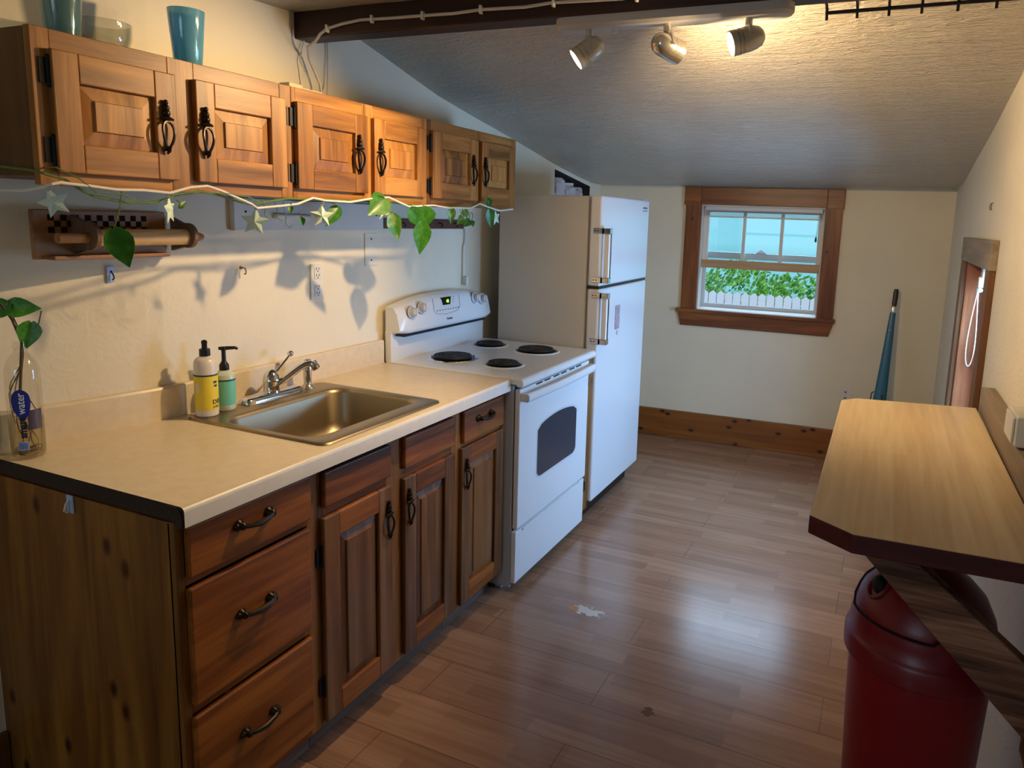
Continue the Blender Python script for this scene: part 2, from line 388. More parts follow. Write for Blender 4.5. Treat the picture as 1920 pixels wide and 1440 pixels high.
M['chrome'] = mat('chrome', '#dcdcdc', .08, 1.0)
M['bronze'] = mat('dark_bronze', '#2a1e16', .34, .7)
M['hinge'] = mat('black_hinge', '#0b0908', .55, .2)
M['white'] = mat('white_enamel', '#e6e5e3', .22)
M['fridge'] = mat('white_fridge_enamel', '#dddcda', .2, bump=.015, bscale=400)
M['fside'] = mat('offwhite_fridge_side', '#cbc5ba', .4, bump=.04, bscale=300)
M['gasket'] = mat('grey_gasket', '#857d72', .6)
M['black'] = mat('black_plastic', '#0c0b0b', .4)
M['coil'] = mat('black_burner_coil', '#171412', .5, .3)
M['ovenglass'] = mat('dark_oven_glass', '#3d424b', .12, 0, .5)
M['greyside'] = mat('grey_painted_steel', '#a9adb4', .4)
M['greyplast'] = mat('light_grey_plastic', '#c9c9cb', .35)
M['outline'] = mat('grey_printing', '#66666d', .5)
M['display'] = mat('display_window', '#04150a', .15)
M['digits'] = mat('lit_digits', '#9cff40', .5, emit='#a0ff3c', estr=2.2)
M['ink'] = mat('dark_ink', '#25252b', .5)
M['plate'] = mat('white_wall_plate', '#e2dccd', .4)
M['slot'] = mat('dark_slot', '#2a2622', .6)
M['panelw'] = mat('white_painted_board', '#dcd8cf', .5)
M['cord'] = mat('white_cord', '#e9e4d8', .5)
M['wire'] = mat('grey_white_cable', '#c9c4ba', .5)
M['star'] = mat('mint_star_plastic', '#d8eedb', .4)
M['starcap'] = clear('clear_star_cap', '#e8eef0', .15, .1, .3, '#dfe6e8')
M['leaf'] = leafmat('pothos_leaf', '#33761c', '#4e962b')
M['leafv'] = leafmat('variegated_pothos_leaf', '#4a8a2c', '#6ea640', varieg='#c9d680')
M['leafd'] = leafmat('glossy_green_leaf', '#4c9a33', '#6cb84a')
M['stem'] = mat('green_stem', '#5f7a2c', .5)
M['stemb'] = mat('brown_stem', '#5a4424', .6)
M['root'] = mat('brown_roots', '#6d5632', .7)
M['bottle'] = clear('clear_bottle_plastic', '#fbfaf6', .05, .05)
M['water'] = clear('water', '#e6e2cc', .03, .02)
M['blue'] = mat('deep_blue_label', '#10218f', .4)
M['paleblue'] = mat('pale_blue_label', '#a9bfe8', .4)
M['midblue'] = mat('blue_label_stripes', '#5876c2', .4)
M['navy'] = mat('navy_lettering', '#141832', .4)
M['whiteink'] = mat('white_lettering', '#e8eef8', .4)
M['purple'] = mat('dark_purple_label_back', '#33305a', .5)
M['soapclear'] = mat('milky_soap_bottle', '#e4d9cc', .3)
M['yellow'] = mat('yellow_label', '#f0d43c', .45)
M['teal'] = mat('teal_label', '#74c6b2', .4)
M['dgreen'] = mat('dark_green_band', '#1f4a38', .5)
M['tealclear'] = mat('pale_clear_soap', '#c9d6c4', .25)
M['tum'] = clear('blue_tumbler_plastic', '#b8e6f6', .05, .08, .55, '#9adcf6')
M['tumpale'] = clear('pale_teal_tumbler', '#cfe4e6', .04, .1, .28, '#a8c8cc')
M['glass'] = clear('clear_glass', '#f0f2f0', .06, .02)
M['pane'] = clear('window_glass', '#f2f6f6', .03, .01)
M['butcher'] = butcher('butcher_block_laminate')
M['redwood'] = wood('dark_red_edge', '#3a1214', '#4f1a1b', '#622627', 'x', rough=.45)
M['bin'] = mat('red_bin_plastic', '#8a0c18', .38, bump=.03, bscale=200)
M['binlid'] = mat('red_bin_lid_plastic', '#7c141f', .34, bump=.02, bscale=200)
M['binhole'] = mat('dark_bin_inside', '#160406', .8)
M['toolblue'] = mat('blue_tool_plastic', '#17607e', .35)
M['wallbox'] = mat('white_wall_box', '#d9d9d3', .45)
M['lamphead'] = mat('brushed_white_lamp', '#b9b4aa', .35, .35)
M['lampsilver'] = mat('silver_lamp_band', '#d8d2c6', .2, .9)
M['bulb'] = mat('lit_bulb', '#fff2d8', .5, emit='#ffe9c4', estr=30.)
M['bulb_off'] = mat('lit_bulb_away', '#fff2d8', .5, emit='#ffe2b0', estr=10.)
M['track'] = mat('white_track_base', '#b4b2b2', .4)
M['insul'] = mat('crumpled_insulation', '#cfc2be', .9, bump=.6, bscale=40, var=.15, vscale=20)
M['wiredark'] = mat('dark_wire', '#4a4038', .45, .6)
M['ivory'] = mat('ivory_plastic', '#ded3b4', .4)
M['brass'] = mat('dull_brass', '#7a6436', .4, .8)
M['sidingm'] = siding('pale_blue_siding', '#92d6f0', '#86cae4', .4)
M['fencem'] = mat('white_fence_paint', '#c3c8e2', .7)
M['grass'] = mat('lawn', '#7f9a5a', .95, var=.2, vscale=3)
M['bush'] = leafmat('garden_leaves', '#58a03a', '#a8d070', rough=.6, varieg='#bfe690')
M['roof'] = mat('grey_roof', '#7a7f88', .9)
M['bark'] = mat('bark', '#5a4632', .9)

# ------------------------------------------------------------------ camera
cam_d = bpy.data.cameras.new('camera'); cam = bpy.data.objects.new('camera', cam_d); COL.objects.link(cam)
CP = CAMPARAMS
yaw, pitch, roll, fpx, ppx, ppy = CP[3:9]
cy, sy, cp, sp = math.cos(yaw), math.sin(yaw), math.cos(pitch), math.sin(pitch)
fw = Vector((-sy*cp, cy*cp, sp)); ri = Vector((cy, sy, 0)); up = ri.cross(fw)
r2 = ri*math.cos(roll)+up*math.sin(roll); u2 = -ri*math.sin(roll)+up*math.cos(roll)
cam.matrix_world = Matrix(((r2.x, u2.x, -fw.x, CP[0]), (r2.y, u2.y, -fw.y, CP[1]), (r2.z, u2.z, -fw.z, CP[2]), (0, 0, 0, 1)))
cam_d.sensor_width = 36; cam_d.sensor_fit = 'HORIZONTAL'; cam_d.lens = fpx/1920*36
cam_d.shift_x = -ppx/1920; cam_d.shift_y = ppy/1920; cam_d.clip_start = .02; cam_d.clip_end = 200
scene.camera = cam

# ------------------------------------------------------------------ room shell
W = 2.31
bm = B(); box(bm, -.3, 2.6, -3.4, 4.3, -.08, 0); obj('floor', bm, M['floor'])['kind'] = 'structure'

def wx(y):   # the left wall bows outwards near the camera
    return -.10 if y <= 0 else (-.10*(1-y/.45)**1.3 if y < .45 else 0.)
bm = B()
ys = [-3.4, -.6, 0, .05, .1, .15, .2, .25, .3, .35, .4, .45, 1.0, 1.7, 2.4, 3.14, 3.72, 4.2]
for a, b in zip(ys, ys[1:]):
    def P(y, z): return bm.verts.new((wx(y), y, z))
    if a == 3.14:
        for z0a, z0b, z1a, z1b in ((0, 0, 1.655, 1.655), (1.85, 1.775, 2.5, 2.5)):
            bm.faces.new((P(a, z0a), P(b, z0b), P(b, z1b), P(a, z1a)))
        # dark cavity behind the hole
        d = -.18
        q = [(a, 1.655), (b, 1.655), (b, 1.775), (a, 1.85)]
        for (y0, z0), (y1, z1) in zip(q, q[1:]+q[:1]):
            f = bm.faces.new([bm.verts.new(p) for p in ((0, y0, z0), (0, y1, z1), (d, y1, z1), (d, y0, z0))]); f.material_index = 1
        f = bm.faces.new([bm.verts.new((d, y, z)) for y, z in q]); f.material_index = 1
    else:
        bm.faces.new((P(a, 0), P(b, 0), P(b, 2.5), P(a, 2.5)))
bmesh.ops.remove_doubles(bm, verts=bm.verts, dist=1e-5)
# outer skin
box(bm, -.36, -.30, -3.4, 4.2, 0, 2.5)
obj('wall_left', bm, [M['wall'], M['niche']])['kind'] = 'structure'

WB = math.atan(.062)
def on_back(name, label=None, cat=None, group=None, kind=None, u=0, v=0, z=0):
    c, s = math.cos(WB), math.sin(WB)
    return empty(name, (u*c-v*s, 3.925+u*s+v*c, z), WB, label, cat, group, kind)
BK = on_back('back_wall_axis')
def back_obj(name, bm, m, **k):      # a top-level mesh whose own axes run along the back wall
    o = obj(name, bm, m, None, **k); o.location = (0, 3.925, 0); o.rotation_euler = (0, 0, WB); return o
bm = B(); u0, u1, z0, z1, T = .745, 1.555, .945, 1.675, .16
box(bm, -.3, u0, 0, T, 0, 2.1); box(bm, u1, 2.6, 0, T, 0, 2.1); box(bm, u0, u1, 0, T, 0, z0-.02); box(bm, u0, u1, 0, T, z1, 2.1)
back_obj('wall_back', bm, M['wall'])['kind'] = 'structure'
bpy.data.objects.remove(BK)

bm = B(); y0, y1, z0, z1 = 2.0, 2.9, .50, 1.42
for a in ((-3.4, y0, 0, 2.5), (y1, 4.3, 0, 2.5), (y0, y1, 0, z0), (y0, y1, z1, 2.5)): box(bm, W, W+.14, *a)
obj('wall_right', bm, M['wall_r'])['kind'] = 'structure'
bm = B()
for a in ((-.3, .5, 0, 2.5), (1.9, 2.6, 0, 2.5), (.5, 1.9, 0, .8), (.5, 1.9, 2.0, 2.5)): box(bm, a[0], a[1], -3.4, -3.25, a[2], a[3])
obj('wall_front', bm, M['wall'])['kind'] = 'structure'

prof = [(-3.4, 2.205), (.6, 2.20), (1.0, 2.217), (1.085, 2.245), (1.25, 2.225), (1.4, 2.19), (1.62, 2.138), (1.87, 2.08), (2.2, 2.028), (2.6, 1.966), (3.1, 1.884), (3.5, 1.828), (3.75, 1.802), (4.35, 1.79)]
bm = B(); xs = [-.35+.1*i for i in range(30)]
rows = [[bm.verts.new((x, y, z+(.02*x/2.3 if y > 3 else 0)+random.uniform(-.002, .002))) for x in xs] for y, z in prof]
for ra, rb in zip(rows, rows[1:]):
    for i in range(len(xs)-1): bm.faces.new((ra[i], ra[i+1], rb[i+1], rb[i]))
top = bmesh.ops.extrude_face_region(bm, geom=bm.faces[:])
bmesh.ops.translate(bm, verts=[v for v in top['geom'] if isinstance(v, bmesh.types.BMVert)], vec=(0, 0, .12))
obj('ceiling', bm, M['ceil'], smooth=True)['kind'] = 'structure'

bm = B(); box(bm, -.2, 2.5, -.022, 0, 0, .2); box(bm, -.2, 2.5, -.034, -.022, 0, .016)
back_obj('baseboard_back', bm, M['base'], bevel=.003)['kind'] = 'structure'
bm = B(); box(bm, -.10, -.08, -3.25, -.002, 0, .14); obj('baseboard_left', bm, M['casy'], bevel=.003)['kind'] = 'structure'

# ---- the window in the back wall
w = on_back('window_1', kind='structure')
def L(name, x0, x1, y0, y1, z0, z1, m, bevel=.003, parent=None):
    bm = B(); box(bm, x0, x1, y0, y1, z0, z1); return obj(name, bm, m, parent or w, local=True, bevel=bevel)
L('casing', .635, .745, -.022, 0, .95, 1.678, M['casz']); L('casing', 1.555, 1.66, -.022, 0, .95, 1.678, M['casz'])
L('head_casing', .738, 1.562, -.022, 0, 1.678, 1.797, M['casx'])
L('corner_block', .622, .738, -.026, 0, 1.672, 1.797, M['casx']); L('corner_block', 1.562, 1.668, -.026, 0, 1.672, 1.797, M['casx'])
L('stool', .605, 1.675, -.045, .0, .928, .952, M['casx'])
bm = B(); prism(bm, [(.618, .928), (1.668, .928), (1.64, .832), (.64, .832)], 'y', -.022, 0); obj('apron', bm, M['casx'], w, local=True, bevel=.003)
bm = B()
box(bm, .745, .752, 0, .16, .945, 1.675); box(bm, 1.548, 1.555, 0, .16, .945, 1.675); box(bm, .752, 1.548, 0, .16, 1.668, 1.675)
prism(bm, [(0, .925), (.16, .925), (.16, .962), (0, .946)], 'x', .745, 1.555)
obj('jamb', bm, M['panelw'], w, local=True, bevel=.001)
bm = B()   # raised lower sash with three lights
box(bm, .752, .79, .055, .085, 1.245, 1.66); box(bm, 1.518, 1.548, .055, .085, 1.245, 1.66); box(bm, .79, 1.518, .055, .085, 1.63, 1.66)
sa = obj('sash', bm, M['panelw'], w, local=True, bevel=.002)
L('bottom_rail', .752, 1.548, .05, .088, 1.243, 1.30, M['sash'], parent=w)
for u in (1.022, 1.274): L('muntin', u, u+.022, .058, .082, 1.30, 1.63, M['panelw'], .002, w)
L('pane', .79, 1.518, .068, .071, 1.30, 1.63, M['pane'], 0, w)
bm = B()   # upper sash behind it
box(bm, .752, .785, .10, .13, 1.31, 1.67); box(bm, 1.52, 1.548, .10, .13, 1.31, 1.67); box(bm, .785, 1.52, .10, .13, 1.31, 1.355); box(bm, .785, 1.52, .10, .13, 1.645, 1.67)
bm2 = bm; prism(bm2, [(1.12, 1.355), (1.19, 1.355), (1.175, 1.372), (1.155, 1.385), (1.135, 1.372)], 'y', .095, .11)
obj('upper_sash', bm, M['greyplast'], w, local=True, bevel=.002)
bm = B(); box(bm, .752, .775, .13, .15, .95, 1.31); box(bm, 1.53, 1.548, .13, .15, .95, 1.31); box(bm, .775, 1.53, .13, .15, .958, .985)
obj('storm_frame', bm, M['greyplast'], w, local=True, bevel=.002)
L('storm_pane', .775, 1.53, .139, .141, .985, 1.31, M['pane'], 0)

# blind drawn up under the head of that window
bl = on_back('mini_blind', 'white mini blind drawn up to the top of the small window', 'blind', z=1.60)
def LB(name, bm, m, **k): return obj(name, bm, m, bl, local=True, **k)
bm = B(); box(bm, .765, 1.54, .012, .045, .04, .068); LB('headrail', bm, M['greyplast'], bevel=.004)
bm = B()
for i in range(6): box(bm, .77, 1.535, .014, .042, .006+.0056*i, .0085+.0056*i)
LB('slats', bm, M['greyside'])
bm = B(); box(bm, .77, 1.535, .016, .040, -.006, .004); LB('bottom_bar', bm, M['panelw'], bevel=.002)
bm = B(); tube(bm, [(1.512, .02, .04), (1.512, .016, -.05), (1.508, .018, -.115)], .0012, 5); tube(bm, [(1.518, .02, .04), (1.517, .017, -.05), (1.509, .018, -.115)], .0012, 5)
c_ = LB('pull_cord', bm, M['cord'])
bm = B(); lathe(bm, [(.002, 0), (.006, -.01), (.007, -.03), (.004, -.036)], (1.508, .018, -.113), seg=10); obj('tassel', bm, M['wiredark'], c_, local=True, smooth=True)

# ---- the window in the right wall, seen edge-on
w2 = empty('window_2', (W, 0, 0), kind='structure')
def R_(name, x0, x1, y0, y1, z0, z1, m, bevel=.003): return sbox(name, x0, x1, y0, y1, z0, z1, m, w2, bevel)
R_('casing', W-.022, W, 1.89, 2.0, .46, 1.42, M['casy']); R_('casing', W-.022, W, 2.9, 2.99, .46, 1.42, M['casy'])
R_('head_casing', W-.024, W, 1.885, 2.995, 1.42, 1.528, M['greywood'])
R_('stool', W-.05, W, 1.88, 3.0, .435, .46, M['casy'])
R_('jamb', W, W+.14, 2.892, 2.90, .50, 1.42, M['jamb']); R_('jamb', W, W+.14, 2.0, 2.008, .50, 1.42, M['jamb'])
R_('head_jamb', W, W+.14, 2.008, 2.892, 1.412, 1.42, M['greywood']); R_('sill', W, W+.14, 2.008, 2.892, .50, .51, M['panelw'])
bm = B(); x0, x1 = W+.09, W+.12
for a in ((2.008, 2.05, .51, 1.412), (2.85, 2.892, .51, 1.412), (2.05, 2.85, .51, .55), (2.05, 2.85, 1.37, 1.412), (2.05, 2.85, .94, .975)): box(bm, x0, x1, *a)
obj('sash', bm, M['panelw'], w2, bevel=.002)
R_('pane', W+.104, W+.107, 2.05, 2.85, .55, 1.37, M['pane'], 0)
# blind hardware with its white cord loop
t = empty('blind_bracket', (W+.07, 2.84, 1.36), label='ivory blind bracket with a long white cord loop in the right-hand window', cat='blind bracket')
bm = B(); box(bm, W+.055, W+.10, 2.80, 2.86, 1.345, 1.41); box(bm, W+.045, W+.085, 2.815, 2.85, 1.30, 1.35); obj('bracket', bm, M['ivory'], t, bevel=.004)
bm = B(); lathe(bm, [(.004, 0), (.014, .004), (.016, .014), (.006, .024)], (W+.055, 2.84, 1.275), seg=12); obj('pulley', bm, M['panelw'], t, smooth=True)
pts = []
for k in range(33):
    a = 2*PI*k/32; s = math.sin(a/2)**.8 if 0 < a < 2*PI else 0
    pts.append((W+.052-.006*s+.026*math.sin(a)*(.15+.85*(1-math.cos(a))/2), 2.84+.004*math.sin(a), 1.29-.37*(1-math.cos(a))/2))
bm = B(); ring(bm, pts[:-1], .0026, 6); obj('cord_loop', bm, M['cord'], t, smooth=True)

# ---- unseen window added behind the camera to let fill light in
w3 = empty('fill_window', (0, -3.4, 0), kind='structure')
for nm, a in (('casing', (.4, .5, -3.25, -3.228, .8, 2.0)), ('casing', (1.9, 2.0, -3.25, -3.228, .8, 2.0)), ('head_casing', (.4, 2.0, -3.25, -3.226, 2.0, 2.1)), ('stool', (.38, 2.02, -3.25, -3.2, .77, .8))):
    sbox(nm, *a, M['casx'], w3, .003)
bm = B()
for a in ((.5, .55, .8, 2.0), (1.85, 1.9, .8, 2.0), (.55, 1.85, .8, .85), (.55, 1.85, 1.95, 2.0), (.55, 1.85, 1.38, 1.42)): box(bm, a[0], a[1], -3.36, -3.33, a[2], a[3])
obj('sash', bm, M['panelw'], w3, bevel=.002)
sbox('pane', .55, 1.85, -3.346, -3.343, .85, 1.95, M['pane'], w3, 0)

# ------------------------------------------------------------------ ceiling beam, cable, track light
bm = B(); box(bm, -.02, 2.45, 1.0, 1.083, 2.131, 2.235)
tag(obj('ceiling_beam', bm, M['beam'], bevel=.006, org=(1.2, 1.04, 2.131)), 'dark red-brown wooden beam running across the ceiling', 'beam')
t = empty('white_cable', (.35, .99, 2.168), label='white cable clipped along the beam and dropping to the cupboard tops', cat='cable')
bm = B()
cp_ = [(.05, 1.08, 1.905), (.045, 1.07, 1.99), (.03, 1.035, 2.07), (.06, 1.0, 2.10), (.10, .993, 2.115), (.121, .992, 2.136), (.153, .992, 2.152), (.22, .992, 2.163), (.292, .993, 2.17), (.42, .993, 2.167), (.538, .993, 2.166), (.65, .993, 2.164), (.75, .993, 2.168), (.9, .993, 2.164), (.992, .993, 2.169), (1.2, .993, 2.163), (1.5, .993, 2.17), (1.9, .993, 2.166), (2.3, .993, 2.168)]
tube(bm, cp_, .0048, 8); obj('cable_run', bm, M['wire'], t, smooth=True)
for x, z in ((.153, 2.152), (.34, 2.169), (.538, 2.166), (.75, 2.168), (.995, 2.169), (1.25, 2.164), (1.52, 2.17), (1.8, 2.167)):
    bm = B(); box(bm, x-.004, x+.004, .984, 1.0, z-.013, z+.012); obj('cable_clip', bm, M['panelw'], t, bevel=.002)
bm = B(); tube(bm, [(.012, 1.05, 2.175), (.012, 1.02, 2.10), (.012, 1.01, 2.06), (.04, 1.02, 2.0), (.055, 1.03, 1.905)], .002, 6)
tag(obj('thin_wire', bm, M['wire'], smooth=True, org=(.012, 1.05, 1.905)), 'thin grey wire bowing left of the white cable above the cupboards', 'wire')
bm = B(); tube(bm, [(.008, 1.15, 2.19), (.008, 1.152, 2.10), (.02, 1.135, 2.0), (.05, 1.095, 1.905)], .0025, 6)
tag(obj('thin_wire', bm, M['wire'], smooth=True, org=(.012, 1.15, 1.905)), 'thin grey wire right of the white cable, straight down behind the beam', 'wire')

t = empty('track_light', (1.327, 1.045, 2.131), label='white three-lamp spotlight bar fixed under the dark beam', cat='track light')
def stadium(x0, x1, y0, y1, n=8):
    r = (y1-y0)/2; out = []
    for cx, a0 in ((x1-r, -90), (x0+r, 90)):
        for k in range(n+1):
            a = math.radians(a0+180*k/n); out.append((cx+r*math.cos(a), (y0+y1)/2+r*math.sin(a)))
    return out
bm = B(); s0 = stadium(.984, 1.672, 1.008, 1.082); s1 = stadium(.992, 1.664, 1.016, 1.074)
loft(bm, [[(x, y, 2.131) for x, y in s0], [(x, y, 2.109) for x, y in s0], [(x, y, 2.1) for x, y in s1]]); obj('base', bm, M['track'], t, smooth=True)
bm = B(); lathe(bm, [(.006, 0), (.006, -.012)], (1.17, 1.045, 2.1), seg=10); obj('switch', bm, M['panelw'], t, smooth=True)
HEADS = []
def head(px, d, m, mb, hz=2.04):
    d = Vector(d).normalized(); c = Vector((px, 1.045, hz))
    bm = B(); lathe(bm, [(.011, 0), (.011, -.02)], (px, 1.045, 2.1), seg=12)
    up_ = Vector((0, 0, 1)); side = d.cross(up_).normalized()
    for s in (-1, 1):   # forked yoke
        tube(bm, [Vector((px, 1.045, 2.083)), c+side*.022*s+Vector((0, 0, .028)), c+side*.035*s-d*.002], [.0065, .006, .005], 6)
    prof = [(.004, -.047), (.016, -.044), (.026, -.035), (.032, -.018), (.0335, .0), (.0335, .012), (.031, .013), (.031, .017), (.0335, .018), (.0335, .024), (.031, .025), (.031, .029), (.0335, .03), (.034, .046), (.031, .047), (.029, .036)]
    lathe(bm, prof, c, d, 24)
    h = obj('lamp_head', bm, m, t, smooth=True)
    bm = B()
    for a in (.0125, .0245): lathe(bm, [(.0312, a), (.0338, a+.001), (.0338, a+.004), (.0312, a+.005)], c, d, 24, cap=False)
    obj('trim_band', bm, M['lampsilver'], h, smooth=True)
    bm = B(); lathe(bm, [(.0285, .040), (.02, .0425), (.0, .044)], c, d, 20, cap=False); obj('bulb', bm, mb, h, smooth=True)
    HEADS.append((c+d*.055, d))
head(1.089, AIM1, M['lamphead'], M['bulb'], 2.042)
head(1.327, AIM2, M['lampsilver'], M['bulb_off'], 2.04)
head(1.553, AIM3, M['lamphead'], M['bulb'], 2.046)

# wire rack hanging at the top right
t = empty('wire_rack', (1.95, .70, 2.0), label='dark wire rack hanging from the ceiling at the top right edge', cat='rack')
bm = B(); tube(bm, [(1.786, .69, 2.004), (2.2, .69, 2.006)], .004, 6); obj('edge_rod', bm, M['wiredark'], t, smooth=True)
for i, x in enumerate((1.789, 1.85, 1.912, 1.974, 2.04, 2.108)):
    bm = B(); tube(bm, [(x, .693, 1.990), (x, .69, 2.008), (x, .67, 2.016), (x, .35, 2.02)], .0032, 6); obj('cross_wire', bm, M['wiredark'], t, smooth=True)
for x in (1.83, 2.18):
    bm = B(); tube(bm, [(x, .45, 2.018), (x, .45, 2.21)], .003, 6); obj('hanger', bm, M['wiredark'], t, smooth=True)
bm = B(); tube(bm, [(1.786, .36, 2.017), (2.2, .36, 2.017)], .004, 6); obj('edge_rod', bm, M['wiredark'], t, smooth=True)
# ------------------------------------------------------------------ cabinet parts
def bail_handle(door, y, zt, x, s=1.0):
    """hanging bronze pull: beaded finial, cross bar and a pointed ring"""
    bm = B()
    for dz, r in ((.002, .0062), (-.011, .0084), (-.023, .0098)): ball(bm, (x+.006, y, zt-dz*0+dz*s), r*s, 10, sc=(.9, 1, 1.05))
    ball(bm, (x+.006, y, zt-.036*s), .008*s, 10, sc=(1, 1, .9))
    tube(bm, [(x+.008, y-.016*s, zt-.037*s), (x+.012, y, zt-.034*s), (x+.008, y+.016*s, zt-.037*s)], [.003*s, .0055*s, .003*s], 8)
    pts = []
    for k in range(20):
        a = 2*PI*k/20; yy = .0150*math.sin(a)*s; q = (1-math.cos(a))/2
        zz = zt-.042*s-.063*s*q; yy *= (1.25-.6*q)
        pts.append((x+.008+.005*math.sin(PI*min(1, q*1.0)), y+yy, zz))
    ring(bm, pts, .0036*s, 6)
    tube(bm, [(x+.012, y, zt-.100*s), (x+.010, y, zt-.112*s), (x+.004, y, zt-.118*s)], [.0055*s, .0045*s, .002*s], 8)
    tube(bm, [(x, y, zt-.108*s), (x+.011, y, zt-.108*s)], .0035*s, 6)
    return obj('handle', bm, M['bronze'], door, smooth=True)

def hinge(door, y, z, x, side, parent_x=None):
    bm = B()
    box(bm, x-.0155, x-.0125, y+(.002 if side > 0 else -.016), y+(.016 if side > 0 else -.002), z-.026, z+.026)
    tube(bm, [(x-.010, y, z-.027), (x-.010, y, z+.027)], .0042, 8)
    ball(bm, (x-.010, y, z+.029), .005, 8); ball(bm, (x-.010, y, z-.029), .005, 8)
    return obj('hinge', bm, M['hinge'], door, smooth=True)

def panel_door(root, y0, y1, z0, z1, x, stile, mz, my, mp, hside, handle, hz, hs=1.0, arch=False, hinges=True, st=.055, rl=.055, label=None):
    """frame-and-raised-panel door hung on the face frame; x is the face-frame plane"""
    th = .017; bm = B()
    box(bm, x, x+th, y0, y0+st, z0, z1); box(bm, x, x+th, y1-st, y1, z0, z1)
    box(bm, x, x+th-.0003, y0+st, y1-st, z0, z0+rl, 1); box(bm, x, x+th-.0003, y0+st, y1-st, z1-rl, z1, 1)
    d = obj('door', bm, [mz, my], root, bevel=.0025, label=label)
    bm = B(); a0, a1, b0, b1 = y0+st-.002, y1-st+.002, z0+rl-.002, z1-rl+.002; bw = min(.032, (a1-a0)*.22)
    def rr(x_, m): return [(x_, a0+m, b0+m), (x_, a1-m, b0+m), (x_, a1-m, b1-m), (x_, a0+m, b1-m)]
    loft(bm, [rr(x+.001, 0), rr(x+.004, 0), rr(x+.010, bw), rr(x+.0145, bw+.002)])
    obj('raised_panel', bm, mp, d)
    if handle is not None: bail_handle(d, handle, hz, x+th, hs)
    if hinges:
        yh = y0-.001 if hside < 0 else y1+.001
        for z in (z0+(z1-z0)*.18, z1-(z1-z0)*.18): hinge(d, yh, z, x+th, hside)
    return d

def drawer_front(root, y0, y1, z0, z1, x, m, pull=True, name='drawer', pz=None):
    bm = B(); box(bm, x, x+.017, y0, y1, z0, z1); d = obj(name, bm, m, root, bevel=.004)
    if pull:
        yc, zc = (y0+y1)/2-.006, (z0+z1)/2+.008 if pz is None else pz; X = x+.017; bm = B()
        for s in (-1, 1):
            lathe(bm, [(.0135, 0), (.0145, .002), (.0105, .006), (.0075, .012), (.0095, .017), (.005, .022)], (X, yc+s*.044, zc), (1, 0, 0), 12)
            ball(bm, (X+.004, yc+s*.054, zc), .0085, 8)
        tube(bm, [(X+.016, yc-.044, zc+.001), (X+.020, yc-.03, zc-.003), (X+.021, yc, zc-.007), (X+.020, yc+.03, zc-.003), (X+.016, yc+.044, zc+.001)], [.0065, .006, .0078, .006, .0065], 8)
        obj('pull', bm, M['bronze'], d, smooth=True)
    return d

# ------------------------------------------------------------------ upper cabinets: three two-door units
UX, UZ0, UZ1 = .318, 1.581, 1.901
def upper(y0, y1, doors, label):
    r = empty('wall_cabinet', (.16, (y0+y1)/2, UZ0), label=label, cat='cabinet', group='pine wall cabinets above the sink')
    bm = B(); xb = -.09 if y0 < 0 else -.002
    if y0 < 0:
        prism(bm, [(-.098, y0), (-.098, 0), (-.07, .1), (-.03, .25), (-.004, .45), (-.002, y1), (UX-.019, y1), (UX-.019, y0)], 'z', UZ0+.018, UZ1-.002)
    else: box(bm, -.002, UX-.019, y0, y1, UZ0+.018, UZ1-.002)
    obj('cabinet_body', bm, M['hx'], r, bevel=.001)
    a, b = doors; bm = B(); X0 = UX-.019
    for s0, s1 in ((a[0]+.008, a[1]-.008), (b[0]+.008, b[1]-.008)): box(bm, X0, UX, s0, s1, 1.850, UZ1, 1); box(bm, X0, UX, s0, s1, UZ0, 1.617, 1)
    for s0, s1 in ((y0, a[0]+.008), (a[1]-.008, b[0]+.008), (b[1]-.008, y1)): box(bm, X0, UX+.0004, s0, s1, UZ0+.0, UZ1)
    obj('face_frame', bm, [M['hz'], M['hy']], r, bevel=.0015)
    for (d0, d1, hy, hs) in doors:
        panel_door(r, d0, d1, 1.609, 1.860, UX, None, M['hz'], M['hy'], M['hz'], hs, hy, 1.788, 1.0, st=.062 if d1-d0 > .3 else .055, rl=.062)
    return r
upper(-.046, .652, [(-.016, .268, .234, -1), (.323, .618, .345, 1)], 'pine wall cabinet nearest the camera, with a dark side panel and blue tumbler above')
upper(.6535, 1.328, [(.661, .973, .925, -1), (1.006, 1.303, 1.033, 1)], 'middle pine wall cabinet, brightest, above the sink faucet')
upper(1.3295, 2.034, [(1.346, 1.677, 1.632, -1), (1.708, 2.003, 1.728, 1)], 'pine wall cabinet farthest from the camera, beside the fridge')

# ------------------------------------------------------------------ base cabinets
BX = .60
def base_unit(y0, y1, label, end=False):
    r = empty('base_cabinet', (.3, (y0+y1)/2, 0), label=label, cat='cabinet', group='pine base cabinets under the counter')
    bm = B(); xb = -.095 if end else .0
    box(bm, .002, BX-.02, y0+(.02 if end else 0), y1, .09, .30); box(bm, .002, BX-.02, y0+(.02 if end else 0), y0+(.036 if end else .016), .30, .872); box(bm, .002, BX-.02, y1-.016, y1, .30, .872)
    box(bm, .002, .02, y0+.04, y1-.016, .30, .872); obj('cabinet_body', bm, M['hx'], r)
    bm = B(); box(bm, .52, .548, y0+(.0 if end else 0), y1, 0, .088); obj('toe_kick', bm, M['toe'], r, bevel=.003)
    return r
def frame(r, ups, downs):
    bm = B()
    for a in ups: box(bm, BX-.02, BX, *a)
    for a in downs: box(bm, BX-.02, BX-.0006, *a, mi=1)
    obj('face_frame', bm, [M['bs'], M['by']], r, bevel=.0015)

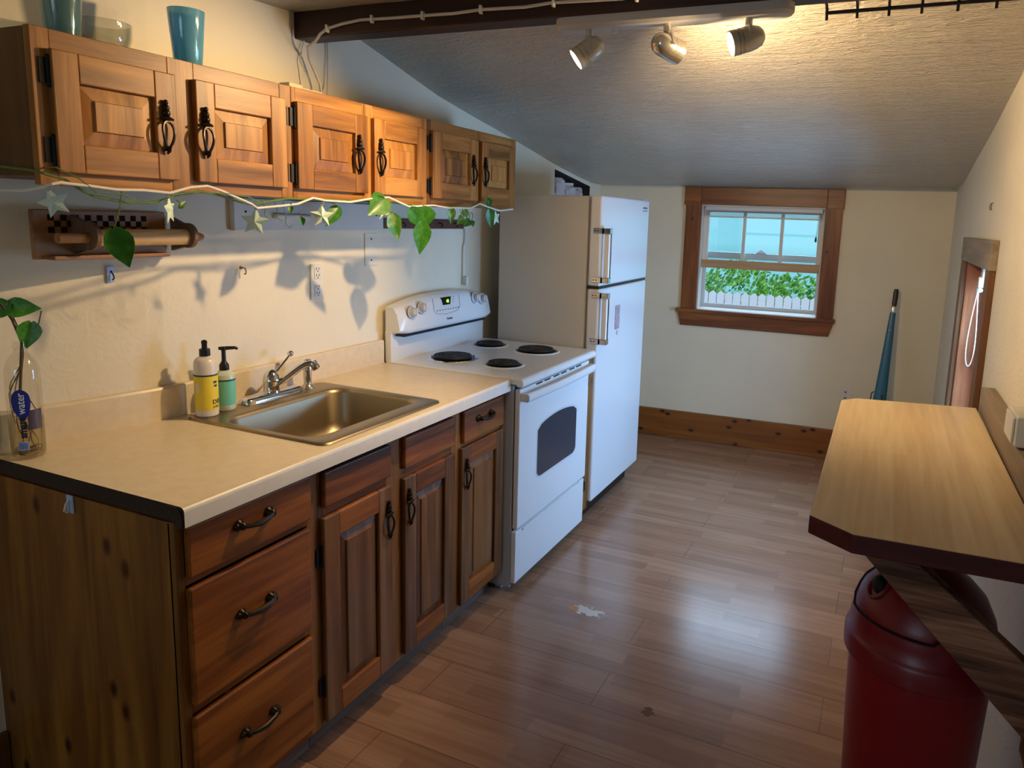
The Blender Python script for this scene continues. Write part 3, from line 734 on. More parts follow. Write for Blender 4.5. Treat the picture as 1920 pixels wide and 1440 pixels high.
r = base_unit(0, .426, 'drawer base cabinet at the near end, with knotty pine side and three drawers', True)
bm = B(); prism(bm, [(-.098, 0), (-.098, .87), (BX-.012, .87), (BX-.012, 0)], 'y', 0, .02); obj('end_panel', bm, M['end'], r, bevel=.002)
frame(r, [(0, .022, .088, .872), (.384, .426, .088, .872)], [(.022, .384, .852, .872), (.022, .384, .715, .738), (.022, .384, .40, .43), (.022, .384, .088, .13)])
drawer_front(r, .021, .386, .737, .857, BX, M['by'], pz=.811); drawer_front(r, .019, .380, .428, .712, BX, M['by'], pz=.588); drawer_front(r, .016, .380, .122, .399, BX, M['by'], pz=.274)

r = base_unit(.4265, 1.104, 'sink base cabinet with two worn panel doors and two plain false fronts')
frame(r, [(.4265, .442, .088, .872), (.716, .796, .088, .872), (1.072, 1.104, .088, .872)], [(.442, 1.072, .848, .872), (.442, 1.072, .71, .75), (.442, 1.072, .088, .115)])
drawer_front(r, .436, .722, .747, .848, BX, M['by'], False, 'false_front'); drawer_front(r, .792, 1.078, .745, .848, BX, M['by'], False, 'false_front')
panel_door(r, .431, .723, .105, .718, BX, None, M['bz'], M['by'], M['bz'], -1, .703, .668, 1.0, st=.06, rl=.068)
panel_door(r, .790, 1.079, .105, .714, BX, None, M['bz'], M['by'], M['bz'], 1, .808, .672, 1.0, st=.06, rl=.068)

r = base_unit(1.1045, 1.444, 'narrow base cabinet with one drawer and one door, right beside the stove')
frame(r, [(1.1045, 1.142, .088, .872), (1.424, 1.444, .088, .872)], [(1.142, 1.424, .852, .872), (1.142, 1.424, .714, .735), (1.142, 1.424, .088, .115)])
drawer_front(r, 1.138, 1.430, .732, .852, BX, M['by'], pz=.806)
panel_door(r, 1.128, 1.429, .105, .717, BX, None, M['bz'], M['by'], M['bz'], 1, 1.153, .668, .95, st=.055, rl=.068)

# ------------------------------------------------------------------ worktop with backsplash
t = empty('countertop', (.3, .7, .876), label='cream laminate countertop with backsplash, dark raw edge at its near end', cat='countertop')
def nose(x0, x1, edge=True):
    if not edge: return [(x0, .876), (x0, .914), (x1, .914), (x1, .876)]
    o = [(x0, .876), (x0, .914)]
    for k in range(7):
        a = math.radians(90-90*k/6); o.append((x1-.012+.012*math.cos(a), .902+.012*math.sin(a)))
    return o+[(x1, .868), (x1-.012, .866), (x1-.016, .876)]
bm = B(); CE = 1.444; S0, S1, SX0, SX1 = .484, .985, .175, .535
loft(bm, [[(px_, y, pz_) for px_, pz_ in nose(wx(y)+.001, .636)] for y in (0, .05, .1, .15, .2, .25, .3, .35, .4, .45, S0)]); prism(bm, nose(.0, .636), 'y', S1, CE)
prism(bm, nose(SX1, .636), 'y', S0, S1); box(bm, 0, SX0, S0, S1, .876, .914)
bmesh.ops.recalc_face_normals(bm, faces=bm.faces)
for f in bm.faces:
    if f.normal.y < -.9 and f.calc_center_median().y < .01: f.material_index = 1
for f in bm.faces:
    if f.normal.x > .5 and f.calc_center_median().x > .62: f.material_index = 2  # daylight on the front nose put into its colour
obj('slab', bm, [M['lam'], M['raw'], M['lamedge_lit']], t, smooth=True, angle=30)
bm = B(); yy = [0, .05, .1, .15, .2, .25, .3, .35, .4, .45, .8, CE]
loft(bm, [[(wx(y)+.001, y, .914), (wx(y)+.022, y, .914), (wx(y)+.022, y, 1.006), (wx(y)+.018, y, 1.012), (wx(y)+.001, y, 1.012)] for y in yy])
obj('backsplash', bm, M['lam'], t, smooth=True, angle=30)
bm = B(); prism(bm, [(.59, .880), (.59, .912), (.615, .912), (.628, .904), (.632, .890), (.632, .866), (.618, .866), (.612, .880)], 'y', -.004, .0015); obj('end_batten', bm, M['raw'], t)

# ------------------------------------------------------------------ sink, faucet, sprayer
t = empty('sink', (.33, .735, .914), label='stainless steel single-bowl sink set into the cream counter', cat='sink')
bm = B(); n = 6
rings = [rrect(.062, .604, .452, 1.02, .03, .9145, n), rrect(.064, .602, .454, 1.018, .03, .919, n), rrect(.07, .596, .46, 1.012, .028, .921, n),
         rrect(.170, .540, .478, .992, .06, .920, n), rrect(.176, .534, .484, .986, .06, .915, n), rrect(.180, .530, .488, .982, .06, .905, n),
         rrect(.190, .520, .498, .972, .065, .80, n), rrect(.200, .510, .51, .96, .07, .765, n), rrect(.225, .485, .54, .93, .07, .752, n), rrect(.335, .375, .715, .755, .019, .748, n)]
loft(bm, rings, True, False, False)
obj('basin', bm, M['steel'], t, smooth=True, angle=60)
bm = B(); lathe(bm, [(.042, .002), (.040, .005), (.034, .003), (.030, -.004), (.0, -.006)], (.355, .735, .7485), seg=24, cap=False); obj('drain', bm, M['chrome'], t, smooth=True)

t = empty('faucet', (.098, .757, .921), label='chrome single-lever kitchen faucet with ball-tipped lever and straight spout', cat='faucet')
bm = B()
def pl(m, z): return [(.098+(.030-m)*math.copysign(abs(math.cos(a))**.35, math.cos(a)), .757+(.122-m)*math.copysign(abs(math.sin(a))**.35, math.sin(a)), z) for a in [2*PI*k/40 for k in range(40)]]
loft(bm, [pl(0, .921), pl(0, .930), pl(.006, .939), pl(.012, .942)]); obj('base_plate', bm, M['chrome'], t, smooth=True)
bm = B(); lathe(bm, [(.027, .018), (.0255, .024), (.0255, .052), (.027, .054), (.0275, .061), (.026, .065), (.0245, .075), (.016, .090), (.004, .098)], (.098, .757, .921), seg=28); obj('body', bm, M['chrome'], t, smooth=True)
bm = B(); tube(bm, [(.098, .770, .995), (.093, .785, 1.003), (.075, .862, 1.045)], [.006, .004, .0035], 8); ball(bm, (.0735, .868, 1.05), .0115, 14); obj('lever', bm, M['chrome'], t, smooth=True)
bm = B(); tube(bm, [(.103, .763, .956), (.118, .780, .972), (.158, .826, 1.018), (.170, .839, 1.027), (.180, .850, 1.029), (.188, .859, 1.025)], [.0125, .0125, .0115, .0115, .0115, .0115], 12)
s_ = obj('spout', bm, M['chrome'], t, smooth=True)
bm = B(); lathe(bm, [(.0125, 0), (.0145, .003), (.0145, .012), (.0125, .014), (.0145, .016), (.0145, .028), (.012, .03)], (.183, .854, 1.036), (.30, .32, -.75), 16); obj('aerator', bm, M['chrome'], s_, smooth=True)
t = empty('side_sprayer', (.098, .921, .921), label='chrome pull-out sprayer standing on the sink deck behind the spout', cat='sprayer')
bm = B(); lathe(bm, [(.021, 0), (.02, .006), (.014, .012), (.013, .017)], (.098, .921, .9205), seg=18); obj('collar', bm, M['lampsilver'], t, smooth=True)
bm = B(); lathe(bm, [(.0125, .017), (.0135, .03), (.0160, .065), (.0150, .084), (.0125, .092), (.0135, .098), (.011, .104), (.004, .107)], (.098, .921, .9205), seg=18); obj('spray_handle', bm, M['chrome'], t, smooth=True)

# ------------------------------------------------------------------ bottles on the counter
def cyl_text(s, size, c, r, z, a0, bold=.0, lay='h', dr=.0006):
    """letters wrapped round a bottle: a0 is the angle of the start, h reads round, v reads upwards"""
    def fn(u, v, w):
        if lay == 'h': a = a0+u/r; zz = z+v
        else: a = a0-v/r; zz = z+u
        return (c[0]+(r+dr)*math.cos(a), c[1]+(r+dr)*math.sin(a), zz)
    return text_bm(s, size, fn, bold)
def wrap(bm, c, r, a0, a1, z0, z1, n=14, mi=0, shape=None):
    """a label patch round a cylinder"""
    lo, hi = [], []
    for k in range(n+1):
        a = a0+(a1-a0)*k/n; q = k/n; l, h = (z0, z1) if not shape else shape(q)
        lo.append(bm.verts.new((c[0]+r*math.cos(a), c[1]+r*math.sin(a), l))); hi.append(bm.verts.new((c[0]+r*math.cos(a), c[1]+r*math.sin(a), h)))
    for k in range(n):
        f = bm.faces.new((lo[k], lo[k+1], hi[k+1], hi[k])); f.material_index = mi
VA = math.atan2(-1.05, 1.88)      # towards the camera from the counter

c = (.103, .502); z0 = .921
t = empty('dish_soap_bottle', (*c, z0), label='milky dish soap bottle with yellow label and black pull-up cap by the sink', cat='soap bottle')
bm = B(); lathe(bm, [(.028, 0), (.032, .004), (.0325, .02), (.0325, .155), (.031, .168), (.024, .178), (.014, .183), (.013, .188)], (*c, z0), seg=28); b_ = obj('bottle', bm, M['soapclear'], t, smooth=True)
bm = B(); lathe(bm, [(.0152, .184), (.0155, .187), (.015, .205), (.008, .207), (.0075, .220), (.0085, .222), (.0085, .228), (.004, .232)], (*c, z0), seg=18); obj('cap', bm, M['black'], t, smooth=True)
bm = B(); wrap(bm, c, .0329, VA-1.9, VA+1.9, z0+.022, z0+.125, 30); lb = obj('label_sticker', bm, M['yellow'], t, smooth=True)
bm = B(); wrap(bm, c, .0331, VA-1.9, VA+1.9, z0+.125, z0+.130, 30); obj('band', bm, M['dgreen'], lb, smooth=True)
bm = cyl_text('DISH', .019, c, .0329, z0+.040, VA+.30, .0004); obj('lettering', bm, M['ink'], lb)
bm = cyl_text('SOAP', .009, c, .0329, z0+.028, VA+.34, .0001); obj('lettering', bm, M['ink'], lb)
bm = B(); wrap(bm, c, .0332, VA+.45, VA+.85, z0+.103, z0+.110, 6); wrap(bm, c, .0332, VA+.5, VA+.85, z0+.092, z0+.098, 6); obj('print', bm, M['dgreen'], lb)
bm = B(); wrap(bm, c, .0332, VA-1.15, VA-.8, z0+.075, z0+.105, 6); obj('patch', bm, M['soapclear'], lb)

c = (.092, .578); z0 = .921
t = empty('hand_soap_pump', (*c, z0), label='clear hand soap pump bottle with teal label, behind the yellow-labelled bottle', cat='soap bottle')
bm = B(); lathe(bm, [(.027, 0), (.030, .004), (.0305, .015), (.0305, .10), (.029, .112), (.018, .122), (.0125, .126), (.012, .132)], (*c, z0), seg=28); obj('bottle', bm, M['tealclear'], t, smooth=True)
bm = B(); lathe(bm, [(.0142, .126), (.0145, .128), (.0142, .142), (.008, .152), (.0065, .156), (.0062, .186), (.008, .188), (.008, .197), (.006, .199)], (*c, z0), seg=16)
dv = Vector((.62, .78, 0)).normalized()
p0 = Vector((c[0], c[1], z0+.194)); tube(bm, [p0-dv*.014, p0+dv*.012, p0+dv*.032, p0+dv*.040-Vector((0, 0, .004))], [.005, .006, .005, .004], 8); obj('pump', bm, M['black'], t, smooth=True)
bm = B(); wrap(bm, c, .0309, VA-1.9, VA+1.9, z0+.018, z0+.094, 30); lb = obj('label_sticker', bm, M['teal'], t, smooth=True)
bm = B(); wrap(bm, c, .0311, VA-1.9, VA+1.9, z0+.094, z0+.099, 30); obj('band', bm, M['dgreen'], lb, smooth=True)

# reused water bottle holding pothos cuttings
c = (.027, .047); z0 = .9145; r = .0365
t = empty('water_bottle', (*c, z0), label='clear plastic water bottle with blue drop label, holding rooted leafy cuttings', cat='bottle')
bm = B(); lathe(bm, [(.030, 0), (.035, .004), (r, .012), (r, .20), (.0355, .222), (.030, .242), (.021, .257), (.0145, .264), (.0135, .268), (.0135, .276), (.0155, .277), (.0155, .280), (.0135, .281), (.0132, .292)], (*c, z0), seg=32, cap=False)
bm.faces.new([v for v in bm.verts if abs(v.co.z-z0) < 1e-5]); obj('shell', bm, M['bottle'], t, smooth=True)
bm = B(); lathe(bm, [(.029, .002), (.0335, .006), (.0350, .014), (.0350, .10), (0, .10)], (*c, z0), seg=28, cap=False); obj('water', bm, M['water'], t, smooth=True)
W2 = math.atan2(-1.06, 1.93)
bm = B(); wrap(bm, c, r+.0004, W2-.80, W2+.32, 0, 0, 24, shape=lambda q: (z0+.146-.030*math.sqrt(max(0, 1-(2*q-1)**2))-.022*q*(1-q)*4*q, z0+.148+.030*math.sqrt(max(0, 1-(2*q-1)**2)))); lb = obj('label_drop', bm, M['blue'], t, smooth=True)
bm = B(); wrap(bm, c, r+.0004, W2-.55, W2+.05, z0+.025, z0+.047, 10); bc = obj('label_panel', bm, M['paleblue'], t, smooth=True)
bm = B()
for k in range(7): wrap(bm, c, r+.0008, W2-.48+.07*k, W2-.48+.07*k+(.03 if k % 2 else .045), z0+.028, z0+.044, 2)
obj('stripes', bm, M['midblue'], bc)
bm = cyl_text('smart', .0225, c, r, z0+.056, W2-.02, .0011, 'v', .0012); obj('lettering', bm, M['navy'], t)
bm = cyl_text('water', .0225, c, r, z0+.1165, W2-.02, .0003, 'v', .0012); obj('lettering', bm, M['whiteink'], t)
bm = B(); wrap(bm, c, r-.0006, W2+.1, W2+1.05, z0+.075, z0+.125, 12); obj('label_back', bm, M['purple'], t, smooth=True)

def leaf_bm(bm, base, tip, width, nrm, fold=.22, curl=.12, n=9, mi=0):
    """heart-shaped leaf blade with a raised fold along the midrib, double thickness"""
    b0, tp = Vector(base), Vector(tip); ax = tp-b0; Ln = ax.length; ax.normalize()
    nr = Vector(nrm); nr = (nr-ax*nr.dot(ax)).normalized(); sd = ax.cross(nr)
    prof = [(0, .18), (.06, .62), (.14, .86), (.26, 1.), (.40, .96), (.55, .80), (.70, .56), (.85, .28), (1, .0)]
    grid = []
    for q, wv in prof:
        row = []
        for s in (-1, -.6, -.25, 0, .25, .6, 1):
            back = -.07*Ln*abs(s) if q < .01 else (-.03*Ln*abs(s) if q < .1 else 0)
            off = fold*width*.5*(abs(s)**1.3)*wv-curl*Ln*q*q
            row.append(b0+ax*(q*Ln+back)+sd*(s*wv*width*.5)+nr*off)
        grid.append(row)
    for layer, o in ((0, 0), (1, -.0006)):
        V = [[bm.verts.new(p+nr*o) for p in row] for row in grid]
        for a, b in zip(V, V[1:]):
            for i in range(6):
                try: f = bm.faces.new((a[i], a[i+1], b[i+1], b[i]) if not layer else (a[i], b[i], b[i+1], a[i+1])); f.material_index = mi
                except Exception: pass
    bmesh.ops.remove_doubles(bm, verts=bm.verts, dist=1e-6)

t = empty('pothos_cuttings', (c[0], c[1], z0+.02), label='green leafy pothos cuttings rooting in the clear water bottle', cat='plant')
def at_(dx, dy, z): return (c[0]+dx, c[1]+dy, z)
bm = B()
tube(bm, [at_(-.004, -.004, z0+.09), at_(-.006, -.004, z0+.17), at_(.002, .0, z0+.25), at_(.004, .003, z0+.29), at_(-.006, -.008, z0+.345), at_(-.02, -.022, z0+.385)], [.003, .0034, .0034, .0032, .003, .002], 7)
tube(bm, [at_(-.006, -.008, z0+.345), at_(-.03, -.03, z0+.40)], .0018, 6)
tube(bm, [at_(.004, .003, z0+.285), at_(-.002, .0, z0+.33), at_(-.014, -.008, z0+.37), at_(-.017, -.01, z0+.385)], .0016, 6)
tube(bm, [at_(.008, .012, z0+.30), at_(.03, .03, z0+.335), at_(.034, .036, z0+.366)], .0014, 6)
tube(bm, [at_(.01, .012, z0+.30), at_(.004, .006, z0+.27), at_(0, 0, z0+.22)], .0018, 6)
st_ = obj('stem', bm, M['stemb'], t, smooth=True)
for b0, tp, wd in ((at_(-.018, -.012, z0+.375), at_(.035, .036, z0+.372), .050), (at_(-.012, -.01, z0+.385), at_(-.05, -.05, z0+.352), .05), (at_(.018, .02, z0+.338), at_(.012, .008, z0+.272), .052)):
    bm = B(); leaf_bm(bm, b0, tp, wd, (.8, -.55, .25), fold=.3, curl=.05); obj('leaf', bm, M['leafd'], t, smooth=True)
bm = B(); rnd = random.Random(3)
for k in range(11):
    a = rnd.uniform(0, 2*PI); p = Vector(at_(-.004, -.004, z0+.10+.13*rnd.random())); pts = [p]
    for j in range(7):
        a += rnd.uniform(-.9, .9); p = p+Vector((math.cos(a)*.009, math.sin(a)*.009, -.014-.006*rnd.random()))
        q = Vector((p.x-c[0], p.y-c[1])); 
        if q.length > .029: q = q.normalized()*.029
        p = Vector((c[0]+q.x, c[1]+q.y, max(p.z, z0+.010))); pts.append(p)
    tube(bm, pts, [.0013]*4+[.001]*4, 5)
for k in range(5):
    pts = [at_(.027*math.cos(a), .027*math.sin(a), z0+.010+.003*k+.002*math.sin(3*a+k)) for a in [k+.35*j for j in range(14)]]; tube(bm, pts, .0014, 5)
obj('roots', bm, M['root'], t, smooth=True)
# second clear vessel cut by the picture edge
bm = B(); cg = (-.040, .031); lathe(bm, [(.020, .001), (.022, .004), (.0235, .05), (.025, .105), (.0235, .105), (.021, .012), (0, .010)], (*cg, .914), seg=26, cap=False)
bm.faces.new([v for v in bm.verts if abs(v.co.z-.915) < 1e-4][:26]); tag(obj('drinking_glass', bm, M['glass'], smooth=True, org=(*cg, .914)), 'small clear drinking glass at the left edge, beside the water bottle', 'glass')

# ------------------------------------------------------------------ things on top of the wall cabinets
def tumbler(x, y, z, m, label, h=.155, r0=.033, r1=.045):
    bm = B(); lathe(bm, [(r0-.002, 0), (r0, .003), (r1, h), (r1-.003, h), (r0-.003, .006), (0, .005)], (x, y, z), seg=30, cap=False)
    b = [v for v in bm.verts if abs(v.co.z-z) < 1e-5]; bm.faces.new(b)
    tag(obj('tumbler', bm, m, smooth=True, org=(x, y, z)), label, 'tumbler')
tumbler(.20, .415, 1.8995, M['tum'], 'tall bright blue plastic tumbler on top of the wall cabinets')
tumbler(.17, .115, 1.8995, M['tumpale'], 'pale grey-teal tumbler at the left end of the cabinet tops')
bm = B(); lathe(bm, [(.03, 0), (.045, .006), (.062, .05), (.064, .085), (.061, .085), (.058, .05), (.042, .01), (0, .008)], (.13, .235, 1.8995), seg=30, cap=False)
bm.faces.new([v for v in bm.verts if abs(v.co.z-1.8995) < 1e-5]); tag(obj('glass_bowl', bm, M['glass'], smooth=True, org=(.13, .235, 1.8995)), 'clear glass bowl on the cabinet tops between two tumblers', 'bowl')
t = empty('junction_box', (.10, .92, 1.8995), label='small tan and white junction box on the cabinet tops under the cable', cat='junction box')
sbox('box', .08, .125, .845, .905, 1.8995, 1.955, M['ivory'], t, .003); sbox('cover', .07, .12, .906, 1.0, 1.8995, 1.948, M['panelw'], t, .003)
# ------------------------------------------------------------------ electric range
RY0, RY1 = 1.452, 2.211; RM = (RY0+RY1)/2
t = empty('electric_range', (.34, RM, 0), label='white electric range with four black coil burners and oven window', cat='stove')
bm = B(); box(bm, .03, .645, RY0, RY0+.012, .03, .893); box(bm, .03, .645, RY1-.042, RY1-.030, .03, .893); box(bm, .03, .05, RY0+.012, RY1-.042, .05, .893); box(bm, .05, .60, RY0+.012, RY1-.042, .05, .07)
for y in (RY0+.03, RY1-.08):
    for x in (.06, .56): box(bm, x, x+.03, y, y+.03, 0, .05)
obj('range_body', bm, M['greyside'], t, bevel=.002)
bm = B(); box(bm, .56, .645, RY0+.013, RY1-.043, .07, .892); obj('oven_front', bm, M['black'], t)
bm = B(); prof_ = [(.03, .893), (.03, .919), (.66, .919)]
for k in range(7):
    a = math.radians(90-80*k/6); prof_.append((.672+.018*math.cos(a), .901+.018*math.sin(a)))
prof_ += [(.690, .893), (.684, .884), (.664, .884), (.655, .893)]
prism(bm, prof_, 'y', RY0-.004, RY1+.004); obj('cooktop', bm, M['white'], t, smooth=True, angle=35, bevel=.004)
for (x, y, rr) in ((.222, 1.672, .098), (.192, 2.045, .078), (.455, 2.034, .098), (.482, 1.664, .078)):
    bm = B(); lathe(bm, [(rr+.014, .9188), (rr+.012, .9225), (rr+.004, .9225), (rr, .919), (rr*.6, .9192), (0, .9192)], (x, y, 0), seg=36, cap=False); bw = obj('drip_bowl', bm, M['white'] if rr < .09 or x > .3 else M['chrome'], t, smooth=True)
    bm = B(); lathe(bm, [(rr-.001, .9194), (0, .9194)], (x, y, 0), seg=36, cap=False); obj('bowl_well', bm, M['black'], bw)
    bm = B(); turns = 5 if rr > .09 else 4; N_ = turns*30; pts = []
    for k in range(N_+1):
        a = 2*PI*turns*k/N_; q = .018+(rr-.026)*k/N_; pts.append((x+q*math.cos(a), y+q*math.sin(a), .9285))
    tube(bm, pts, .0052, 6); lathe(bm, [(.016, .922), (.016, .931), (0, .932)], (x, y, 0), seg=14, cap=False); obj('coil', bm, M['coil'], bw, smooth=True)
# backguard: recessed riser with a bulging, arched control panel above
bm = B(); box(bm, .02, .052, RY0, RY1, .915, 1.05); obj('riser', bm, M['white'], t, bevel=.003)
def arch(y):
    q = (y-RM)/(RY1-RY0)*2; return 1.150+.040*(1-abs(q)**2.4)
bm = B(); rings = []; n = 24
for k in range(n+1):
    y = RY0+.002+(RY1-RY0-.004)*k/n; tz = arch(y); e = min(1, min(k, n-k)/1.5); s = .010*(1-e)
    rings.append([(.022, y, 1.034+s), (.088-s, y, 1.034+s), (.100-s, y, 1.040+s), (.106-s, y, 1.055), (.092-s, y, tz-.030), (.078-s, y, tz-.008), (.062, y, tz), (.022, y, tz)])
loft(bm, rings); bg = obj('control_panel', bm, M['white'], t, smooth=True, angle=45)
def face_x(z): return .106-(z-1.055)*.014/.105
def knob(y, z):
    x = face_x(z); bm = B(); ax = Vector((1, 0, .12)).normalized()
    lathe(bm, [(.027, -.001), (.0275, .004), (.022, .007), (.0195, .009), (.0185, .024), (.016, .027), (0, .0275)], (x, y, z), ax, 24, cap=False)
    k = obj('knob', bm, M['greyplast'], bg, smooth=True)
    bm = B(); lathe(bm, [(.0285, -.0005), (.0285, .0012), (.026, .0014)], (x, y, z), ax, 24, cap=False); obj('knob_ring', bm, M['outline'], k)
    bm = B(); c_ = Vector((x, y, z))+ax*.024; box(bm, c_.x-.001, c_.x+.010, y-.003, y+.003, c_.z-.016, c_.z+.016); obj('grip', bm, M['white'], k, bevel=.002)
knob(1.532, 1.128); knob(1.605, 1.140); knob(2.05, 1.146); knob(2.115, 1.136)
def on_panel(s, size, y, z, m, bold=0, nm='lettering', par=None):
    bm = text_bm(s, size, lambda u, v, w_: (face_x(z+v)+.0006, y+u, z+v), bold); return obj(nm, bm, m, par or bg)
def quad_panel(y0, y1, z0, z1, m, nm, o=.0008, inset=.0, par=None):
    bm = B(); loft(bm, [[(face_x(z0)+o, y0+inset, z0), (face_x(z0)+o, y1-inset, z0), (face_x(z1)+o, y1, z1), (face_x(z1)+o, y0, z1)], [(face_x(z0)-.002, y0+inset, z0), (face_x(z0)-.002, y1-inset, z0), (face_x(z1)-.002, y1, z1), (face_x(z1)-.002, y0, z1)]])
    return obj(nm, bm, m, par or bg)
dsp = quad_panel(1.765, 1.845, 1.135, 1.170, M['display'], 'display', .0012, .010)
bm = text_bm('48', .022, lambda u, v, w_: (face_x(1.144+v)+.0018, 1.803+u, 1.144+v), .0004); obj('digits', bm, M['digits'], dsp)
bm = B(); P_ = [(1.70, 1.172), (1.70, 1.118), (1.72, 1.100), (1.80, 1.092), (1.89, 1.100), (1.915, 1.118), (1.915, 1.172)]
tube(bm, [(face_x(z)+.0004, y, z) for y, z in P_], .0009, 5)
for k in range(9): box(bm, face_x(1.112)+.0002, face_x(1.112)+.001, 1.722+.022*k, 1.731+.022*k, 1.112, 1.116)
for k in range(3): box(bm, face_x(1.15)+.0002, face_x(1.15)+.001, 1.862, 1.868, 1.142+.012*k, 1.146+.012*k)
obj('panel_print', bm, M['outline'], bg)
on_panel('Amana', .017, 1.795, 1.066, M['ink'], .0004)
bm = B(); box(bm, .053, .098, RY0+.03, RY1-.06, 1.026, 1.0335); obj('vent_slot', bm, M['black'], t)
# door, handle, drawer
od = sbox('oven_door', .648, .672, RY0+.006, RY1-.034, .285, .874, M['white'], t, .006)
wy0, wy1, wz0, wz1 = 1.625, 2.035, .455, .675; ol = []
for k in range(7): a = math.radians(180+90*k/6); ol.append((wy0+.04+.04*math.cos(a), wz0+.03+.03*math.sin(a)))
for k in range(7): a = math.radians(270+90*k/6); ol.append((wy1-.04+.04*math.cos(a), wz0+.03+.03*math.sin(a)))
ol.append((wy1, wz1-.012))
for k in range(1, 12): q = k/12; ol.append((wy1+(wy0-wy1)*q, wz1-.004+.030*(1-(2*q-1)**2)**.75))
ol.append((wy0, wz1-.012))
bm = B(); prism(bm, ol, 'x', .660, .6735); obj('oven_window', bm, M['ovenglass'], od, bevel=.001)
bm = B(); cm = ((wy0+wy1)/2, (wz0+wz1)/2); big = [(cm[0]+(y-cm[0])*1.035, cm[1]+(z-cm[1])*1.06) for y, z in ol]; prism(bm, big, 'x', .660, .6726); obj('window_border', bm, M['greyplast'], od)
bm = B()
rings = []
for k in range(21):
    q = 2*k/20-1; y = RM-.014+q*.356; ox = .704+.010*(1-q*q); rr = [.0, .012, .020, .012]
    rings.append([(.672 if abs(q) > .93 else ox-.016, y, .826), (ox, y, .824), (ox+.008, y, .834), (ox+.008, y, .850), (ox, y, .860), (.672 if abs(q) > .93 else ox-.016, y, .858)])
loft(bm, rings); obj('handle', bm, M['white'], od, smooth=True, bevel=.002)
for k in range(6):
    y = 1.60+.078*k+.012*(k//2); bm = B(); box(bm, .660, .6732, y, y+.058, .866, .8715); obj('vent', bm, M['black'], od)
dr = sbox('storage_drawer', .645, .668, RY0+.003, RY1-.038, .048, .276, M['white'], t, .006)
bm = B(); box(bm, .668, .674, RY0+.06, RY1-.09, .264, .274); obj('drawer_lip', bm, M['white'], dr, bevel=.002)

# narrow wood filler between stove and fridge
t = empty('filler_cabinet', (.3, 2.232, 0), label='thin brown wood filler panel squeezed between stove and fridge', cat='cabinet')
sbox('panel', .04, .658, 2.188, 2.246, .09, .872, M['bs'], t, .002); sbox('worktop', .0, .628, 2.2185, 2.246, .876, .914, M['lam'], t, .002)
sbox('backsplash', .0, .022, 2.2185, 2.285, .914, 1.012, M['lam'], t, .003); sbox('foot', .05, .60, 2.195, 2.24, 0, .09, M['black'], t, 0)
for z in (.22, .76): sbox('hinge_leaf', .658, .662, 2.192, 2.206, z-.025, z+.025, M['hinge'], t, 0)

# ------------------------------------------------------------------ fridge
FY0, FY1, FT = 2.253, 2.988, 1.666
t = empty('refrigerator', (.36, (FY0+FY1)/2, 0), label='white top-freezer refrigerator with chrome bracket handles', cat='fridge')
sbox('cabinet', .112, .602, FY0+.004, FY1-.004, .06, FT-.004, M['fside'], t, .006)
sbox('gasket', .602, .614, FY0+.018, FY1-.018, .11, FT-.02, M['gasket'], t, 0)
fz = sbox('freezer_door', .614, .678, FY0, FY1, 1.226, FT, M['fridge'], t, .012, seg=3)
fd = sbox('fridge_door', .614, .678, FY0, FY1, .118, 1.214, M['fridge'], t, .012, seg=3)
sbox('toe_grille', .30, .612, FY0+.02, FY1-.02, .012, .105, M['black'], t, .003)
bm = B()
for y in (FY0+.05, FY1-.09):
    for x in (.18, .52): box(bm, x, x+.04, y, y+.04, 0, .06)
obj('roller', bm, M['black'], t)
sbox('top_hinge', .60, .67, FY1-.10, FY1-.02, FT, FT+.004, M['fside'], t, .001)
sbox('door_seam', .610, .672, FY0+.004, FY1-.004, 1.2135, 1.2265, M['black'], t, 0)
def fridge_handle(door, z0, z1):
    hh = obj('handle', (lambda bm: (loft(bm, [[(.690, FY0+.008, z), (.716, FY0+.006, z), (.720, FY0+.014, z), (.716, FY0+.030, z), (.690, FY0+.026, z)] for z in (z0+.02, (z0+z1)/2, z1-.02)]), bm)[1])(B()), M['white'], door, bevel=.003)
    for z, s in ((z1-.012, 1), (z0+.012, -1)):
        bm = B(); box(bm, .636, .694, FY0-.004, FY0+.001, z-.014, z+.014); box(bm, .680, .724, FY0-.004, FY0+.034, z-.014, z+.014)
        obj('handle_bracket', bm, M['chrome'], hh, bevel=.004)
        for x in (.646, .660): bm = B(); lathe(bm, [(.004, 0), (.0035, .0015), (0, .002)], (x, FY0-.004, z), (0, -1, 0), 10, cap=False); obj('screw', bm, M['wiredark'], hh)
    bm = B(); tube(bm, [(.7225, FY0+.018, z0+.022), (.7225, FY0+.018, z1-.022)], .0035, 6); obj('grip_edge', bm, M['chrome'], hh, smooth=True)
fridge_handle(fz, 1.246, 1.508); fridge_handle(fd, .942, 1.194)
bm = B()
for z in (1.604, 1.618): box(bm, .678, .6795, 2.87, 2.945, z, z+.008 if z > 1.61 else z+.004)
obj('badge', bm, M['outline'], fz)
bm = B(); box(bm, .6785, .6815, 2.49, 2.555, .985, 1.11); tg = tag(obj('magnet_note', bm, mat('mauve_paper', '#a89298', .7, var=.25, vscale=60), org=(.68, 2.52, 1.05)), 'small mauve picture note stuck on the fridge door by the handle', 'note')
bm = B(); lathe(bm, [(.012, 0), (.012, .006), (0, .007)], (.6785, 2.528, .965), (1, 0, 0), 16, cap=False); tag(obj('magnet', bm, M['greyplast'], smooth=True, org=(.68, 2.528, .965)), 'tiny round magnet under the mauve note on the fridge door', 'magnet')

